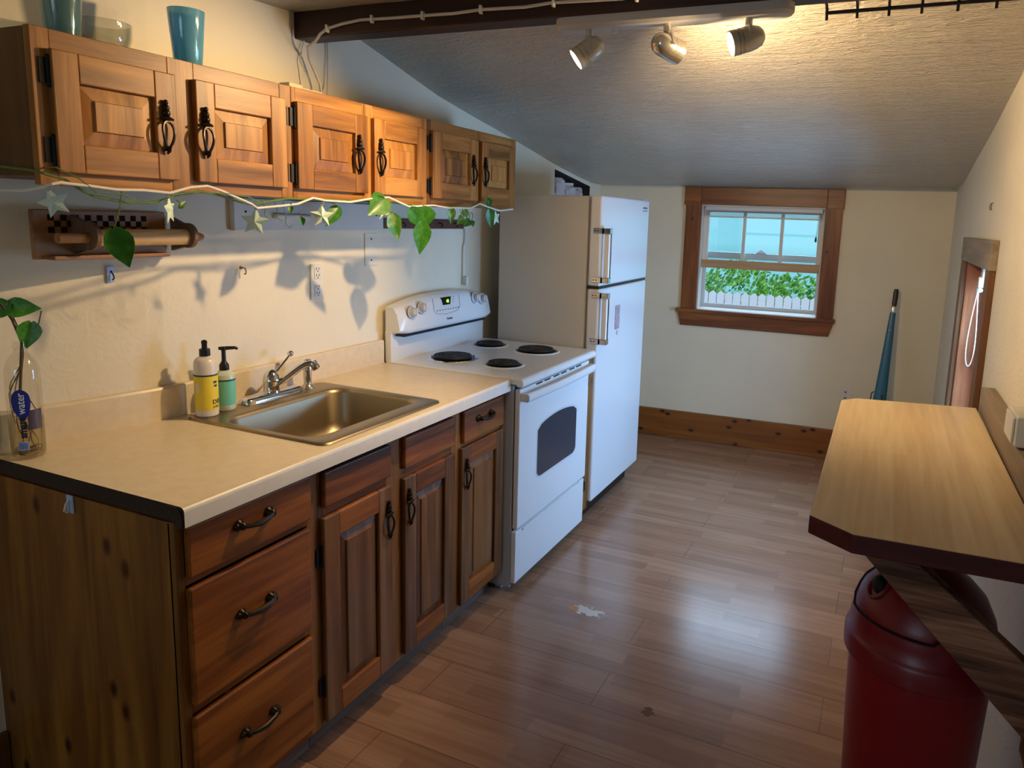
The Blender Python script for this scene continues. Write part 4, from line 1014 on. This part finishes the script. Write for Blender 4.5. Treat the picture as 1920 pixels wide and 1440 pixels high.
# crumpled insulation showing in the hole above the fridge
def crumple(name, y, w_, h, label, seed):
    rn = random.Random(seed); bm = B(); rings = []
    for k in range(9):
        q = k/8; z = 1.657+h*q; ring_ = []
        for j in range(12):
            a = 2*PI*j/12; m_ = (1-.25*abs(2*q-1)**3)*(1+rn.uniform(-.22, .22)); ring_.append((-.065+.055*m_*math.cos(a), y+w_*.5*m_*math.sin(a), z))
        rings.append(ring_)
    loft(bm, rings); tag(obj(name, bm, M['insul'], smooth=True, org=(-.085, y, 1.657)), label, 'insulation')
crumple('insulation', 3.30, .12, .150, 'crumpled whitish insulation nearest the camera in the hole above the fridge', 4)
crumple('insulation', 3.46, .13, .125, 'crumpled whitish insulation in the middle of the hole above the fridge', 5)
crumple('insulation', 3.61, .11, .105, 'smallest, farthest lump of crumpled insulation in the hole above the fridge', 6)

# ------------------------------------------------------------------ on the left wall
t = empty('paper_towel_holder', (.03, .30, 1.41), label='wooden paper towel holder with checkered back, hung under the cabinets', cat='paper towel holder')
bm = B(); box(bm, .0, .016, .105, .462, 1.402, 1.527); obj('back_board', bm, M['holder'], t, bevel=.003)
bm = B(); box(bm, .016, .06, .125, .440, 1.402, 1.412); obj('ledge', bm, M['holder'], t, bevel=.002)
bm = B(); cs = .0155
for i in range(17):
    for j in range(3):
        if (i+j) % 2: continue
        y = .140+i*cs; box(bm, .016, .0166, y, y+cs, 1.468+j*cs, 1.468+(j+1)*cs)
obj('check_pattern', bm, M['check'], t)
for y in (.196, .476):
    o_ = []
    for k in range(15): a = math.radians(-110+220*k/14); o_.append((.082+.036*math.cos(a), 1.462+.036*math.sin(a)))
    o_ += [(.016, 1.515), (.016, 1.415)]
    bm = B(); prism(bm, o_, 'y', y, y+.014); obj('bracket', bm, M['holderz'], t, bevel=.002)
bm = B(); tube(bm, [(.080, .215, 1.458), (.080, .475, 1.458)], .0225, 20); obj('roller', bm, M['dowel'], t, smooth=True, angle=60)
bm = B(); tube(bm, [(.080, .122, 1.458), (.080, .215, 1.458)], .013, 12); tube(bm, [(.080, .475, 1.458), (.080, .505, 1.458), (.080, .52, 1.458), (.080, .532, 1.458)], [.010, .010, .013, .008], 12); obj('axle', bm, M['holder'], t, smooth=True)

t = empty('fixture_board', (.012, 1.07, 1.47), label='long white painted board on the wall under the cabinets, left of the fridge', cat='board')
sbox('board', .001, .022, .700, 1.446, 1.474, 1.578, M['panelw'], t, .002); 
for y in (.745, 1.40): bm = B(); ball(bm, (.0225, y, 1.535), .004, 8); obj('screw', bm, M['slot'], t)
bm = B(); tube(bm, [(.03, .86, 1.524), (.03, 1.02, 1.522)], .009, 10); obj('switch_tube', bm, M['panelw'], t, smooth=True)
t = empty('hook_rack', (.01, 1.76, 1.48), label='brown wooden hook rack on the wall above the stove', cat='hook rack')
sbox('board', .001, .02, 1.452, 2.068, 1.481, 1.523, M['rackwood'], t, .003)
for y in (1.57, 1.71, 1.85, 1.98):
    bm = B(); tube(bm, [(.02, y, 1.508), (.034, y, 1.506), (.042, y, 1.497), (.038, y, 1.490), (.032, y, 1.493)], .0025, 6); obj('hook', bm, M['bronze'], t, smooth=True)

t = empty('wall_outlet', (.003, 1.078, 1.283), label='white four-socket electrical outlet on the wall left of the stove', cat='outlet')
sbox('plate', 0, .006, 1.046, 1.110, 1.217, 1.349, M['plate'], t, .002)
for z in (1.25, 1.316): sbox('socket', .006, .0085, 1.062, 1.094, z-.023, z+.023, M['panelw'], t, .004)
bm = B()
for z in (1.25, 1.316):
    for s in (-.012, .012): box(bm, .0085, .0092, 1.070, 1.0725, z+s-.0, z+s+.008); box(bm, .0085, .0092, 1.083, 1.0855, z+s, z+s+.008); lathe(bm, [(.0025, .0085), (.0025, .0092), (0, .0092)], (0, 1.078, z+s-.005), (1, 0, 0), 8, cap=False)
obj('slots', bm, M['slot'], t)
t = empty('blank_plate', (.003, 1.387, 1.396), label='blank white wall plate with two screws, up right of the outlet', cat='wall plate')
sbox('plate', 0, .006, 1.350, 1.424, 1.330, 1.462, M['plate'], t, .002); 
for z in (1.352, 1.438): bm = B(); lathe(bm, [(.004, .006), (.0035, .0075), (0, .008)], (0, 1.387, z), (1, 0, 0), 10, cap=False); obj('screw', bm, M['slot'], t)
bm = B(); lathe(bm, [(.006, 0), (.005, .003), (.002, .004), (.002, .012)], (0, .737, 1.352), (1, 0, 0), 10); tube(bm, [(.012, .737, 1.352), (.02, .737, 1.35), (.024, .737, 1.34), (.021, .737, 1.331), (.014, .738, 1.332)], .002, 6)
tag(obj('cup_hook', bm, M['brass'], smooth=True, org=(.01, .737, 1.345)), 'small brass cup hook screwed in the wall left of the outlet', 'hook')
t = empty('adhesive_hook', (wx(.313), .313, 1.355), label='small pale adhesive hook on the wall below the paper towel holder', cat='hook')
x = wx(.313); sbox('plate', x+.001, x+.005, .303, .325, 1.330, 1.376, M['paleblue'], t, .002); bm = B(); tube(bm, [(x+.005, .314, 1.362), (x+.014, .314, 1.352), (x+.017, .314, 1.342), (x+.010, .314, 1.337)], .0022, 6); obj('hook', bm, M['slot'], t, smooth=True)
t = empty('adhesive_hook', (.258, -.002, .852), label='clear adhesive hook stuck on the knotty side of the base cabinet', cat='hook')
sbox('plate', .246, .270, -.0045, -.0005, .828, .872, M['paleblue'], t, .002); bm = B(); tube(bm, [(.258, -.004, .862), (.258, -.012, .852), (.258, -.016, .838), (.258, -.010, .832)], .003, 6); obj('hook', bm, M['panelw'], t, smooth=True)
t = empty('wire_raceway', (.005, 2.092, 1.23), label='white wire raceway dropping down the wall behind the stove', cat='raceway')
sbox('channel', .0, .012, 2.080, 2.102, 1.205, 1.40, M['plate'], t, .003); sbox('plug', .012, .03, 2.080, 2.104, 1.20, 1.245, M['plate'], t, .003)
bm = B(); tube(bm, [(.006, 2.091, 1.40), (.006, 2.10, 1.45), (.006, 2.095, 1.482)], .003, 6); obj('lead', bm, M['wire'], t, smooth=True)
t = empty('back_outlet', (1.78, 4.03, .45), WB, label='white electrical outlet on the back wall just behind the wall table', cat='outlet')
def lb(name, a, m, b=.002): bm = B(); box(bm, *a); return obj(name, bm, m, t, local=True, bevel=b)
lb('plate', (-.036, .036, -.008, 0, -.057, .057), M['plate'])
for z in (-.02, .02): lb('socket', (-.016, .016, -.0105, -.008, z-.014, z+.014), M['panelw'], .004); lb('slots', (-.006, .006, -.0112, -.0105, z-.005, z+.004), M['slot'], 0)

# ------------------------------------------------------------------ star lights and trailing vine under the cabinets
CORD = [(0.12, -0.06, 1.57), (0.202, -0.055, 1.568), (0.276, -0.055, 1.568), (0.325, -0.052, 1.575), (0.35, -0.048, 1.583), (0.35, -0.032, 1.587), (0.35, -0.008, 1.585), (0.35, 0.028, 1.583), (0.35, 0.086, 1.578), (0.35, 0.149, 1.58), (0.35, 0.217, 1.577), (0.35, 0.272, 1.593), (0.35, 0.321, 1.599), (0.35, 0.368, 1.588), (0.35, 0.409, 1.574), (0.35, 0.457, 1.559), (0.35, 0.477, 1.548), (0.35, 0.564, 1.557), (0.35, 0.624, 1.564), (0.35, 0.687, 1.584), (0.35, 0.738, 1.578), (0.35, 0.849, 1.577), (0.35, 0.969, 1.595), (0.35, 1.042, 1.6), (0.35, 1.156, 1.572), (0.35, 1.311, 1.581), (0.35, 1.415, 1.574), (0.35, 1.575, 1.578), (0.35, 1.646, 1.598), (0.35, 1.726, 1.584), (0.35, 1.818, 1.573), (0.35, 1.936, 1.583)]
STEM = [(0.12, -0.06, 1.62), (0.209, -0.056, 1.617), (0.3, -0.056, 1.611), (0.345, -0.053, 1.604), (0.358, -0.014, 1.593), (0.358, 0.019, 1.572), (0.358, 0.042, 1.562), (0.358, 0.079, 1.556), (0.358, 0.12, 1.551), (0.358, 0.165, 1.552), (0.358, 0.209, 1.56), (0.358, 0.265, 1.576), (0.358, 0.314, 1.585), (0.358, 0.366, 1.578), (0.358, 0.424, 1.564), (0.358, 0.473, 1.557), (0.358, 0.533, 1.569), (0.358, 0.603, 1.579), (0.358, 0.687, 1.579), (0.358, 0.813, 1.581), (0.358, 0.941, 1.582), (0.358, 1.081, 1.583), (0.358, 1.238, 1.577), (0.358, 1.452, 1.579), (0.358, 1.612, 1.592), (0.358, 1.767, 1.579)]
t = empty('star_string_lights', (.35, .9, 1.58), label='white cord of mint green star lights strung along the cabinet bottoms', cat='string lights')
bm = B(); tube(bm, [(x+.012 if x > .34 else x, y, z) for x, y, z in CORD], .0034, 7); obj('cord', bm, M['cord'], t, smooth=True)
for i, (a, cpos, rad) in enumerate([((0.35, -0.038, 1.582), (0.355, -0.044, 1.545), 0.0333), ((0.35, 0.225, 1.574), (0.355, 0.219, 1.537), 0.0387), ((0.35, 0.48, 1.547), (0.355, 0.474, 1.511), 0.0395), ((0.35, 0.735, 1.574), (0.355, 0.729, 1.531), 0.0376), ((0.35, 1.028, 1.596), (0.355, 1.021, 1.558), 0.0365), ((0.35, 1.804, 1.573), (0.355, 1.796, 1.542), 0.0353)]):
    turn = (-.3, 1.25, -.25, -.05, .2, .6)[i]; tilt = (.35, .1, -.1, .0, .25, .2)[i]
    c_ = Vector(cpos); bm = B(); th = .007
    nrm = Vector((.80, -.60, 0)); Rz = Matrix.Rotation(turn, 3, 'Z'); nrm = Rz @ nrm; sd = Vector((0, 0, 1)).cross(nrm)
    fr, bk = bm.verts.new(c_+nrm*th), bm.verts.new(c_-nrm*th); P_ = []
    for k in range(10):
        a_ = PI/2+tilt+PI*k/5; q = rad if k % 2 == 0 else rad*.47; P_.append(bm.verts.new(c_+sd*q*math.cos(a_)+Vector((0, 0, 1))*q*math.sin(a_)))
    for k in range(10):
        bm.faces.new((fr, P_[k], P_[(k+1) % 10])); bm.faces.new((bk, P_[(k+1) % 10], P_[k]))
    s_ = obj('star', bm, M['star'], t)
    tp = c_+sd*rad*math.cos(PI/2+tilt)+Vector((0, 0, rad*math.sin(PI/2+tilt)))
    bm = B(); a = (a[0]+.010, a[1], a[2]); tube(bm, [a, (Vector(a)+tp)/2+Vector((.002, 0, .002)), tp-Vector((0, 0, .006))], [.003, .0045, .005], 8); obj('socket', bm, M['starcap'], s_, smooth=True)
t = empty('pothos_vine', (.36, .8, 1.56), label='trailing pothos vine with green leaves hanging along the cabinet bottoms', cat='vine')
bm = B(); tube(bm, [(x-.008 if x > .35 else x, y, z) for x, y, z in STEM], [.003]*len(STEM), 6); tube(bm, [(p[0]+.006, p[1]+.02, p[2]+.006+.008*math.sin(i*1.7)) for i, p in enumerate(STEM[2:16])], .0016, 5)
obj('stem', bm, M['stem'], t, smooth=True)
for (s, b0, tp, wd, v) in [((0.358, 0.1, 1.576), (0.37, 0.068, 1.491), (0.37, 0.101, 1.401), 0.06, 0), ((0.358, 0.968, 1.604), (0.375, 1.007, 1.595), (0.375, 0.927, 1.54), 0.082, 0), ((0.358, 1.035, 1.596), (0.375, 1.038, 1.542), (0.375, 1.088, 1.451), 0.056, 1), ((0.358, 1.238, 1.577), (0.365, 1.238, 1.573), (0.365, 1.235, 1.487), 0.095, 0), ((0.358, 1.173, 1.579), (0.36, 1.164, 1.563), (0.36, 1.242, 1.501), 0.059, 0), ((0.358, 1.272, 1.511), (0.38, 1.214, 1.515), (0.38, 1.204, 1.399), 0.07, 0), ((0.358, 0.733, 1.578), (0.34, 0.819, 1.56), (0.34, 0.765, 1.5), 0.044, 0), ((0.358, 0.235, 1.561), (0.36, 0.241, 1.542), (0.36, 0.262, 1.561), 0.013, 1), ((0.358, 0.592, 1.561), (0.36, 0.6, 1.558), (0.36, 0.597, 1.533), 0.015, 1), ((0.358, 0.632, 1.537), (0.36, 0.638, 1.525), (0.36, 0.648, 1.5), 0.02, 1), ((0.358, 1.421, 1.578), (0.36, 1.433, 1.574), (0.36, 1.434, 1.512), 0.036, 1), ((0.358, 1.498, 1.58), (0.355, 1.519, 1.555), (0.355, 1.584, 1.557), 0.035, 1), ((0.358, 1.522, 1.566), (0.355, 1.527, 1.538), (0.355, 1.488, 1.512), 0.039, 1), ((0.358, 1.55, 1.573), (0.355, 1.576, 1.53), (0.355, 1.536, 1.502), 0.035, 0), ((0.358, 1.587, 1.561), (0.355, 1.593, 1.526), (0.355, 1.611, 1.5), 0.022, 0), ((0.358, 1.726, 1.578), (0.365, 1.718, 1.575), (0.365, 1.744, 1.496), 0.046, 0), ((0.358, 1.721, 1.587), (0.36, 1.712, 1.622), (0.36, 1.74, 1.578), 0.032, 0)]:
    bm = B(); leaf_bm(bm, b0, tp, wd, (.82, -.55, .12), fold=.20 if wd > .04 else .4, curl=.10)
    lf = obj('leaf', bm, M['leafv'] if v else M['leaf'], t, smooth=True)
    bm = B(); m_ = (Vector(s)+Vector(b0))/2+Vector((.008, 0, .004)); tube(bm, [s, m_, b0], .0014, 5); obj('petiole', bm, M['stem'], lf, smooth=True)
for k, (y, z, s) in enumerate(((.50, 1.54, .02), (.545, 1.532, .018), (.575, 1.515, .02), (1.50, 1.545, .022), (1.545, 1.535, .02))):
    bm = B(); tube(bm, [(.356, y, 1.57), (.36, y+.006, z+.01), (.362, y+.002, z-s*.5), (.364, y+.016, z-s), (.362, y+.026, z-s*.6)], .001, 5); obj('tendril', bm, M['stem'], t, smooth=True)

# ------------------------------------------------------------------ wall table on the right, with brace
t = empty('wall_table', (2.05, .9, .96), label='butcher-block wall table with dark red edge and diagonal wood brace', cat='table')
TP = [(1.866, .392), (1.949, .336), (2.268, .352), (2.262, 1.552), (1.905, 1.482), (1.862, 1.428)]
bm = B(); prism(bm, TP, 'z', .962, 1.0, 1); bmesh.ops.recalc_face_normals(bm, faces=bm.faces)
for f in bm.faces:
    if f.normal.z > .9: f.material_index = 0
obj('tabletop', bm, [M['butcher'], M['redwood']], t, bevel=.003)
bm = B(); box(bm, 2.270, W-.001, .30, 1.555, .985, 1.070); obj('backboard', bm, M['greywood'], t, bevel=.003)
bm = B(); a_, b_ = Vector((1.985, .40, .962)), Vector((2.292, .40, .600)); d_ = (b_-a_).normalized(); n_ = Vector((d_.z, 0, -d_.x)); hw = .042
for y0_, y1_ in ((.385, .425),):
    loft(bm, [[a_-d_*.0+n_*hw*1.0, a_-n_*hw+d_*0, b_-n_*hw, b_+n_*hw], ] and [[(1.953, y0_, .961), (2.045, y0_, .961), (2.2695, y0_, .785), (2.2695, y0_, .650)], [(1.953, y1_, .961), (2.045, y1_, .961), (2.2695, y1_, .785), (2.2695, y1_, .650)]])
obj('brace', bm, M['brace'], t, bevel=.002)
sbox('wall_cleat', 2.270, W-.002, .375, .436, .60, .958, M['brace'], t, .003); sbox('wall_cleat', 2.270, W-.002, 1.29, 1.35, .60, .958, M['brace'], t, .003)
bm = B(); prism(bm, [(1.953, .961), (2.045, .961), (2.2695, .785), (2.2695, .650)], 'y', 1.30, 1.34); obj('brace', bm, M['brace'], t, bevel=.002)

t = empty('electrical_box', (2.285, .90, 1.10), label='white electrical box and conduit on the right wall above the wall table', cat='electrical box')
sbox('box', 2.260, W-.001, .83, .955, 1.074, 1.146, M['wallbox'], t, .006, seg=3); sbox('cover', 2.254, 2.260, .84, .945, 1.08, 1.14, M['wallbox'], t, .003)
bm = B(); tube(bm, [(2.300, .935, 1.146), (2.300, .94, 1.30), (2.300, .94, 1.7)], .006, 8); obj('conduit', bm, M['greyplast'], t, smooth=True)
for i, y in enumerate((2.20, 2.245)):
    bm = B(); tube(bm, [(W, y, 1.668), (W-.006, y, 1.665), (W-.007, y-.003, 1.648), (W-.004, y-.004, 1.640)], .0016, 6)
    tag(obj('wall_nail', bm, M['wiredark'], smooth=True, org=(W, y, 1.65)), ('bent nail hook high on the right wall, nearer the camera', 'bent nail hook high on the right wall, farther from the camera')[i], 'nail')

# ------------------------------------------------------------------ trash can
tx, ty = 2.101, .618
t = empty('trash_can', (tx, ty, 0), label='tall red plastic trash can with domed swing lid under the wall table', cat='trash can')
bm = B(); lathe(bm, [(.114, .0), (.118, .006), (.143, .655), (.143, .662), (.140, .662), (.115, .012), (0, .01)], (tx, ty, 0), seg=48, cap=False)
bm.faces.new([v for v in bm.verts if v.co.z < 1e-6]); obj('bin', bm, M['bin'], t, smooth=True)
bm = B(); dome = [(.150, .640), (.154, .644), (.154, .682), (.150, .690), (.146, .695), (.144, .722), (.137, .757), (.118, .797), (.092, .824), (.062, .842), (.03, .850), (0, .852)]
lathe(bm, dome, (tx, ty, 0), seg=48, cap=False); lid = obj('lid', bm, M['binlid'], t, smooth=True)
def on_dome(phi, q, o=0):   # point on the dome: q 0 at the rim, 1 at the top
    pts = dome[5:]; f_ = q*(len(pts)-1); i = min(int(f_), len(pts)-2); r_ = pts[i][0]+(pts[i+1][0]-pts[i][0])*(f_-i); z_ = pts[i][1]+(pts[i+1][1]-pts[i][1])*(f_-i)
    return Vector((tx+(r_+o)*math.cos(phi), ty+(r_+o)*math.sin(phi), z_+o*.6))
F0 = math.radians(236)
bm = B(); rows = []
for k in range(9):
    q = .10+.66*k/8; hw = .98*(1-.30*(1-min(1, k/4))**2.5); rows.append([on_dome(F0+hw*(2*j/14-1), q, .004) for j in range(15)])
loft(bm, rows, closed=False); 
g_ = bmesh.ops.extrude_face_region(bm, geom=bm.faces[:]); bmesh.ops.translate(bm, verts=[v for v in g_['geom'] if isinstance(v, bmesh.types.BMVert)], vec=(0, 0, -.006))
fl = obj('swing_flap', bm, M['binlid'], lid, smooth=True)
bm = B(); pts = [rows[0][j] for j in range(15)]+[r[-1] for r in rows[1:]]+[rows[-1][j] for j in range(13, -1, -1)]+[r[0] for r in rows[-2:0:-1]]
ring(bm, pts, .003, 5); obj('flap_gap', bm, M['binhole'], lid)
bm = B(); pc = on_dome(F0-.38, .40, .003); ball(bm, pc, .022, 14, sc=(.75, .9, .95)); obj('finger_hole', bm, M['binhole'], fl, smooth=True)
bm = B(); pts = [on_dome(F0-.38+.19*math.cos(a), .40+.13*math.sin(a), .006) for a in [2*PI*k/18 for k in range(18)]]; ring(bm, pts, .004, 6); obj('hole_rim', bm, M['binlid'], fl, smooth=True)

# ------------------------------------------------------------------ blue tool leaning on the back wall
t = empty('long_handled_tool', (1.97, 3.86, 0), label='blue long-handled tool with black grip leaning on the back wall', cat='tool')
p0, p1 = Vector((1.972, 3.80, .03)), Vector((2.025, 3.985, 1.180)); ax = (p1-p0); Ln = ax.length; ax = ax.normalized(); sd = Vector((0, 1, 0)).cross(ax).normalized(); sd = Vector((sd.x, sd.y, sd.z)); fr = ax.cross(sd)
if fr.y > 0: fr = -fr
def sec(q, w_, d_): c_ = p0+ax*(Ln*q); return [c_+sd*w_*math.copysign(abs(math.cos(a))**.6, math.cos(a))+fr*d_*math.copysign(abs(math.sin(a))**.6, math.sin(a)) for a in [2*PI*k/20 for k in range(20)]]
bm = B(); loft(bm, [sec(q, w_, d_) for q, w_, d_ in ((.10, .042, .022), (.2, .045, .024), (.35, .041, .024), (.45, .036, .022), (.6, .029, .018), (.75, .023, .015), (.86, .018, .013), (.875, .016, .012))]); bd = obj('body', bm, M['toolblue'], t, smooth=True)
bm = B(); loft(bm, [sec(q, w_, d_) for q, w_, d_ in ((.87, .0135, .0135), (.875, .015, .015), (.90, .015, .015), (.905, .0135, .0135))]); obj('collar', bm, M['lampsilver'], t, smooth=True)
bm = B(); loft(bm, [sec(q, w_, d_) for q, w_, d_ in ((.90, .013, .013), (.92, .0155, .015), (.985, .0155, .015), (1.0, .012, .012))]); obj('grip', bm, M['black'], t, smooth=True)
bm = B(); loft(bm, [[p+fr*o for p in (p0+ax*Ln*.30+sd*.004, p0+ax*Ln*.30+sd*.020, p0+ax*Ln*.42+sd*.018, p0+ax*Ln*.42+sd*.004)] for o in (.016, .0265)]); obj('slot', bm, M['black'], bd)
bm = B(); c_ = p0+ax*Ln*.775; loft(bm, [[c_+fr*o+sd*a+ax*b for a, b in ((-.008, -.005), (.008, -.005), (.008, .005), (-.008, .005))] for o in (.010, .0155)]); obj('logo_patch', bm, M['midblue'], bd)
bm = B(); box(bm, 1.84, 2.10, 3.72, 3.82, .004, .05); obj('tool_head', bm, M['black'], t, bevel=.01)
bm = B(); tube(bm, [p0+ax*Ln*.35-sd*.045, p0+ax*Ln*.37-sd*.055, p0+ax*Ln*.42-sd*.052, p0+ax*Ln*.43-sd*.040], .004, 6); obj('cord_hook', bm, M['wiredark'], t, smooth=True)

# ------------------------------------------------------------------ outside
bm = B(); box(bm, -30, 30, 4.35, 40, -.7, -.5); obj('ground_outside', bm, M['grass'])['kind'] = 'structure'
t = empty('neighbor_house', (1.5, 15, -.5), label='pale blue sided house beyond the garden, seen through the upper panes', cat='house')
sbox('wall', -7, 8, 12, 18, -.5, 3.2, M['sidingm'], t, 0); bm = B(); prism(bm, [(11.5, 3.2), (18.5, 3.2), (15, 5.6)], 'x', -7.4, 8.4); obj('roof', bm, M['roof'], t)
t = empty('picket_fence', (.9, 6.2, -.5), label='white picket fence across the garden outside the small window', cat='fence')
for i in range(28):
    x = -.25+.082*i; bm = B(); prism(bm, [(x, -.5), (x+.074, -.5), (x+.074, .855), (x+.037, .885), (x, .855)], 'y', 6.19, 6.21); obj('picket', bm, M['fencem'], t)
for z in (-.2, .55): sbox('rail', -.3, 2.1, 6.21, 6.25, z, z+.08, M['fencem'], t, 0)
rn = random.Random(11)
BUSH = [(-.35, 7.7, .62, 'bright green leafy bush at the left end behind the picket fence'), (.15, 9.0, .66, 'bright green leafy bush second from the left behind the fence'), (.95, 7.6, .60, 'bright green leafy bush second from the right behind the fence'), (1.65, 9.0, .66, 'bright green leafy bush at the right end behind the fence')]
for (x, y, r_, lab) in BUSH:
    t = empty('garden_bush', (x, y, -.5), label=lab, cat='bush', group='bushes behind the picket fence')
    bm = B()
    for k in range(1700):
        a, zz = rn.uniform(0, 2*PI), rn.uniform(-1, 1); q = r_*(.55+.45*rn.random()**.4); rr_ = math.sqrt(1-zz*zz)
        c_ = Vector((x+q*rr_*math.cos(a), y+q*rr_*math.sin(a)*.8, .36+zz*q*1.1)); n1 = Vector((rn.gauss(0, 1), rn.gauss(0, 1), rn.gauss(0, 1))).normalized(); n2 = n1.orthogonal().normalized(); s = rn.uniform(.03, .055)
        n3 = n1.cross(n2); bm.faces.new([bm.verts.new(c_+v) for v in (n2*s, n3*s*.5, -n2*s, -n3*s*.5)])
    obj('foliage', bm, M['bush'], t)
    bm = B(); tube(bm, [(x, y, -.5), (x+.02, y, 0), (x-.03, y, .5)], [.05, .04, .02], 8)
    for k in range(5): a = k*1.3; tube(bm, [(x, y, 0), (x+.3*math.cos(a), y+.3*math.sin(a), .5)], [.02, .008], 6)
    obj('trunk', bm, M['bark'], t)

# ------------------------------------------------------------------ light
wd = bpy.data.worlds.new('sky'); scene.world = wd; wd.use_nodes = True
bgn = wd.node_tree.nodes['Background']; bgn.inputs[0].default_value = (.62, .80, 1.0, 1); bgn.inputs[1].default_value = WORLD
def light(name, kind, loc, target, energy, col, **k):
    d = bpy.data.lights.new(name, kind); d.energy = energy; d.color = col
    for a, b in k.items(): setattr(d, a, b)
    o = bpy.data.objects.new(name, d); COL.objects.link(o); o.location = loc
    o.rotation_euler = (Vector(target)-Vector(loc)).to_track_quat('-Z', 'Y').to_euler(); return o
WARM = (1.0, .69, .35)
for i, ((p, d), e, sz) in enumerate(zip(HEADS, SPOTS, SIZES)):
    light('spot_lamp', 'SPOT', p, p+d, e, WARM, spot_size=math.radians(sz), spot_blend=.7, shadow_soft_size=.018)
light('daylight_right', 'AREA', (W+.55, 2.45, 1.05), (W-1, 2.45, .80), DAY_R, (.29, .55, 1.0), shape='RECTANGLE', size=1.1, size_y=1.1)
light('daylight_back', 'AREA', (1.13, 4.75, 2.45), (1.13, 2.4, 1.5), DAY_B, (.50, .72, 1.0), shape='RECTANGLE', size=1.2, size_y=1.2)
light('fill_front', 'AREA', (1.2, -4.1, 1.7), (1.2, -2, 1.3), FILL_F, (.62, .80, 1.0), shape='RECTANGLE', size=1.4, size_y=1.3)  # added fill lamp outside the unseen window behind the camera
light('sun', 'SUN', (0, 5, 10), (3, 11, 2), SUN, (1, .95, .85), angle=.02)
v = scene.view_settings; scene.display_settings.display_device = 'sRGB'
v.view_transform = 'Standard'; v.look = 'None'; v.gamma = 1.0; v.exposure = EXPO; v.use_curve_mapping = False
scene.cycles.use_denoising = True; scene.cycles.max_bounces = 10; scene.cycles.diffuse_bounces = 5; scene.cycles.transparent_max_bounces = 16; scene.cycles.sample_clamp_indirect = 6
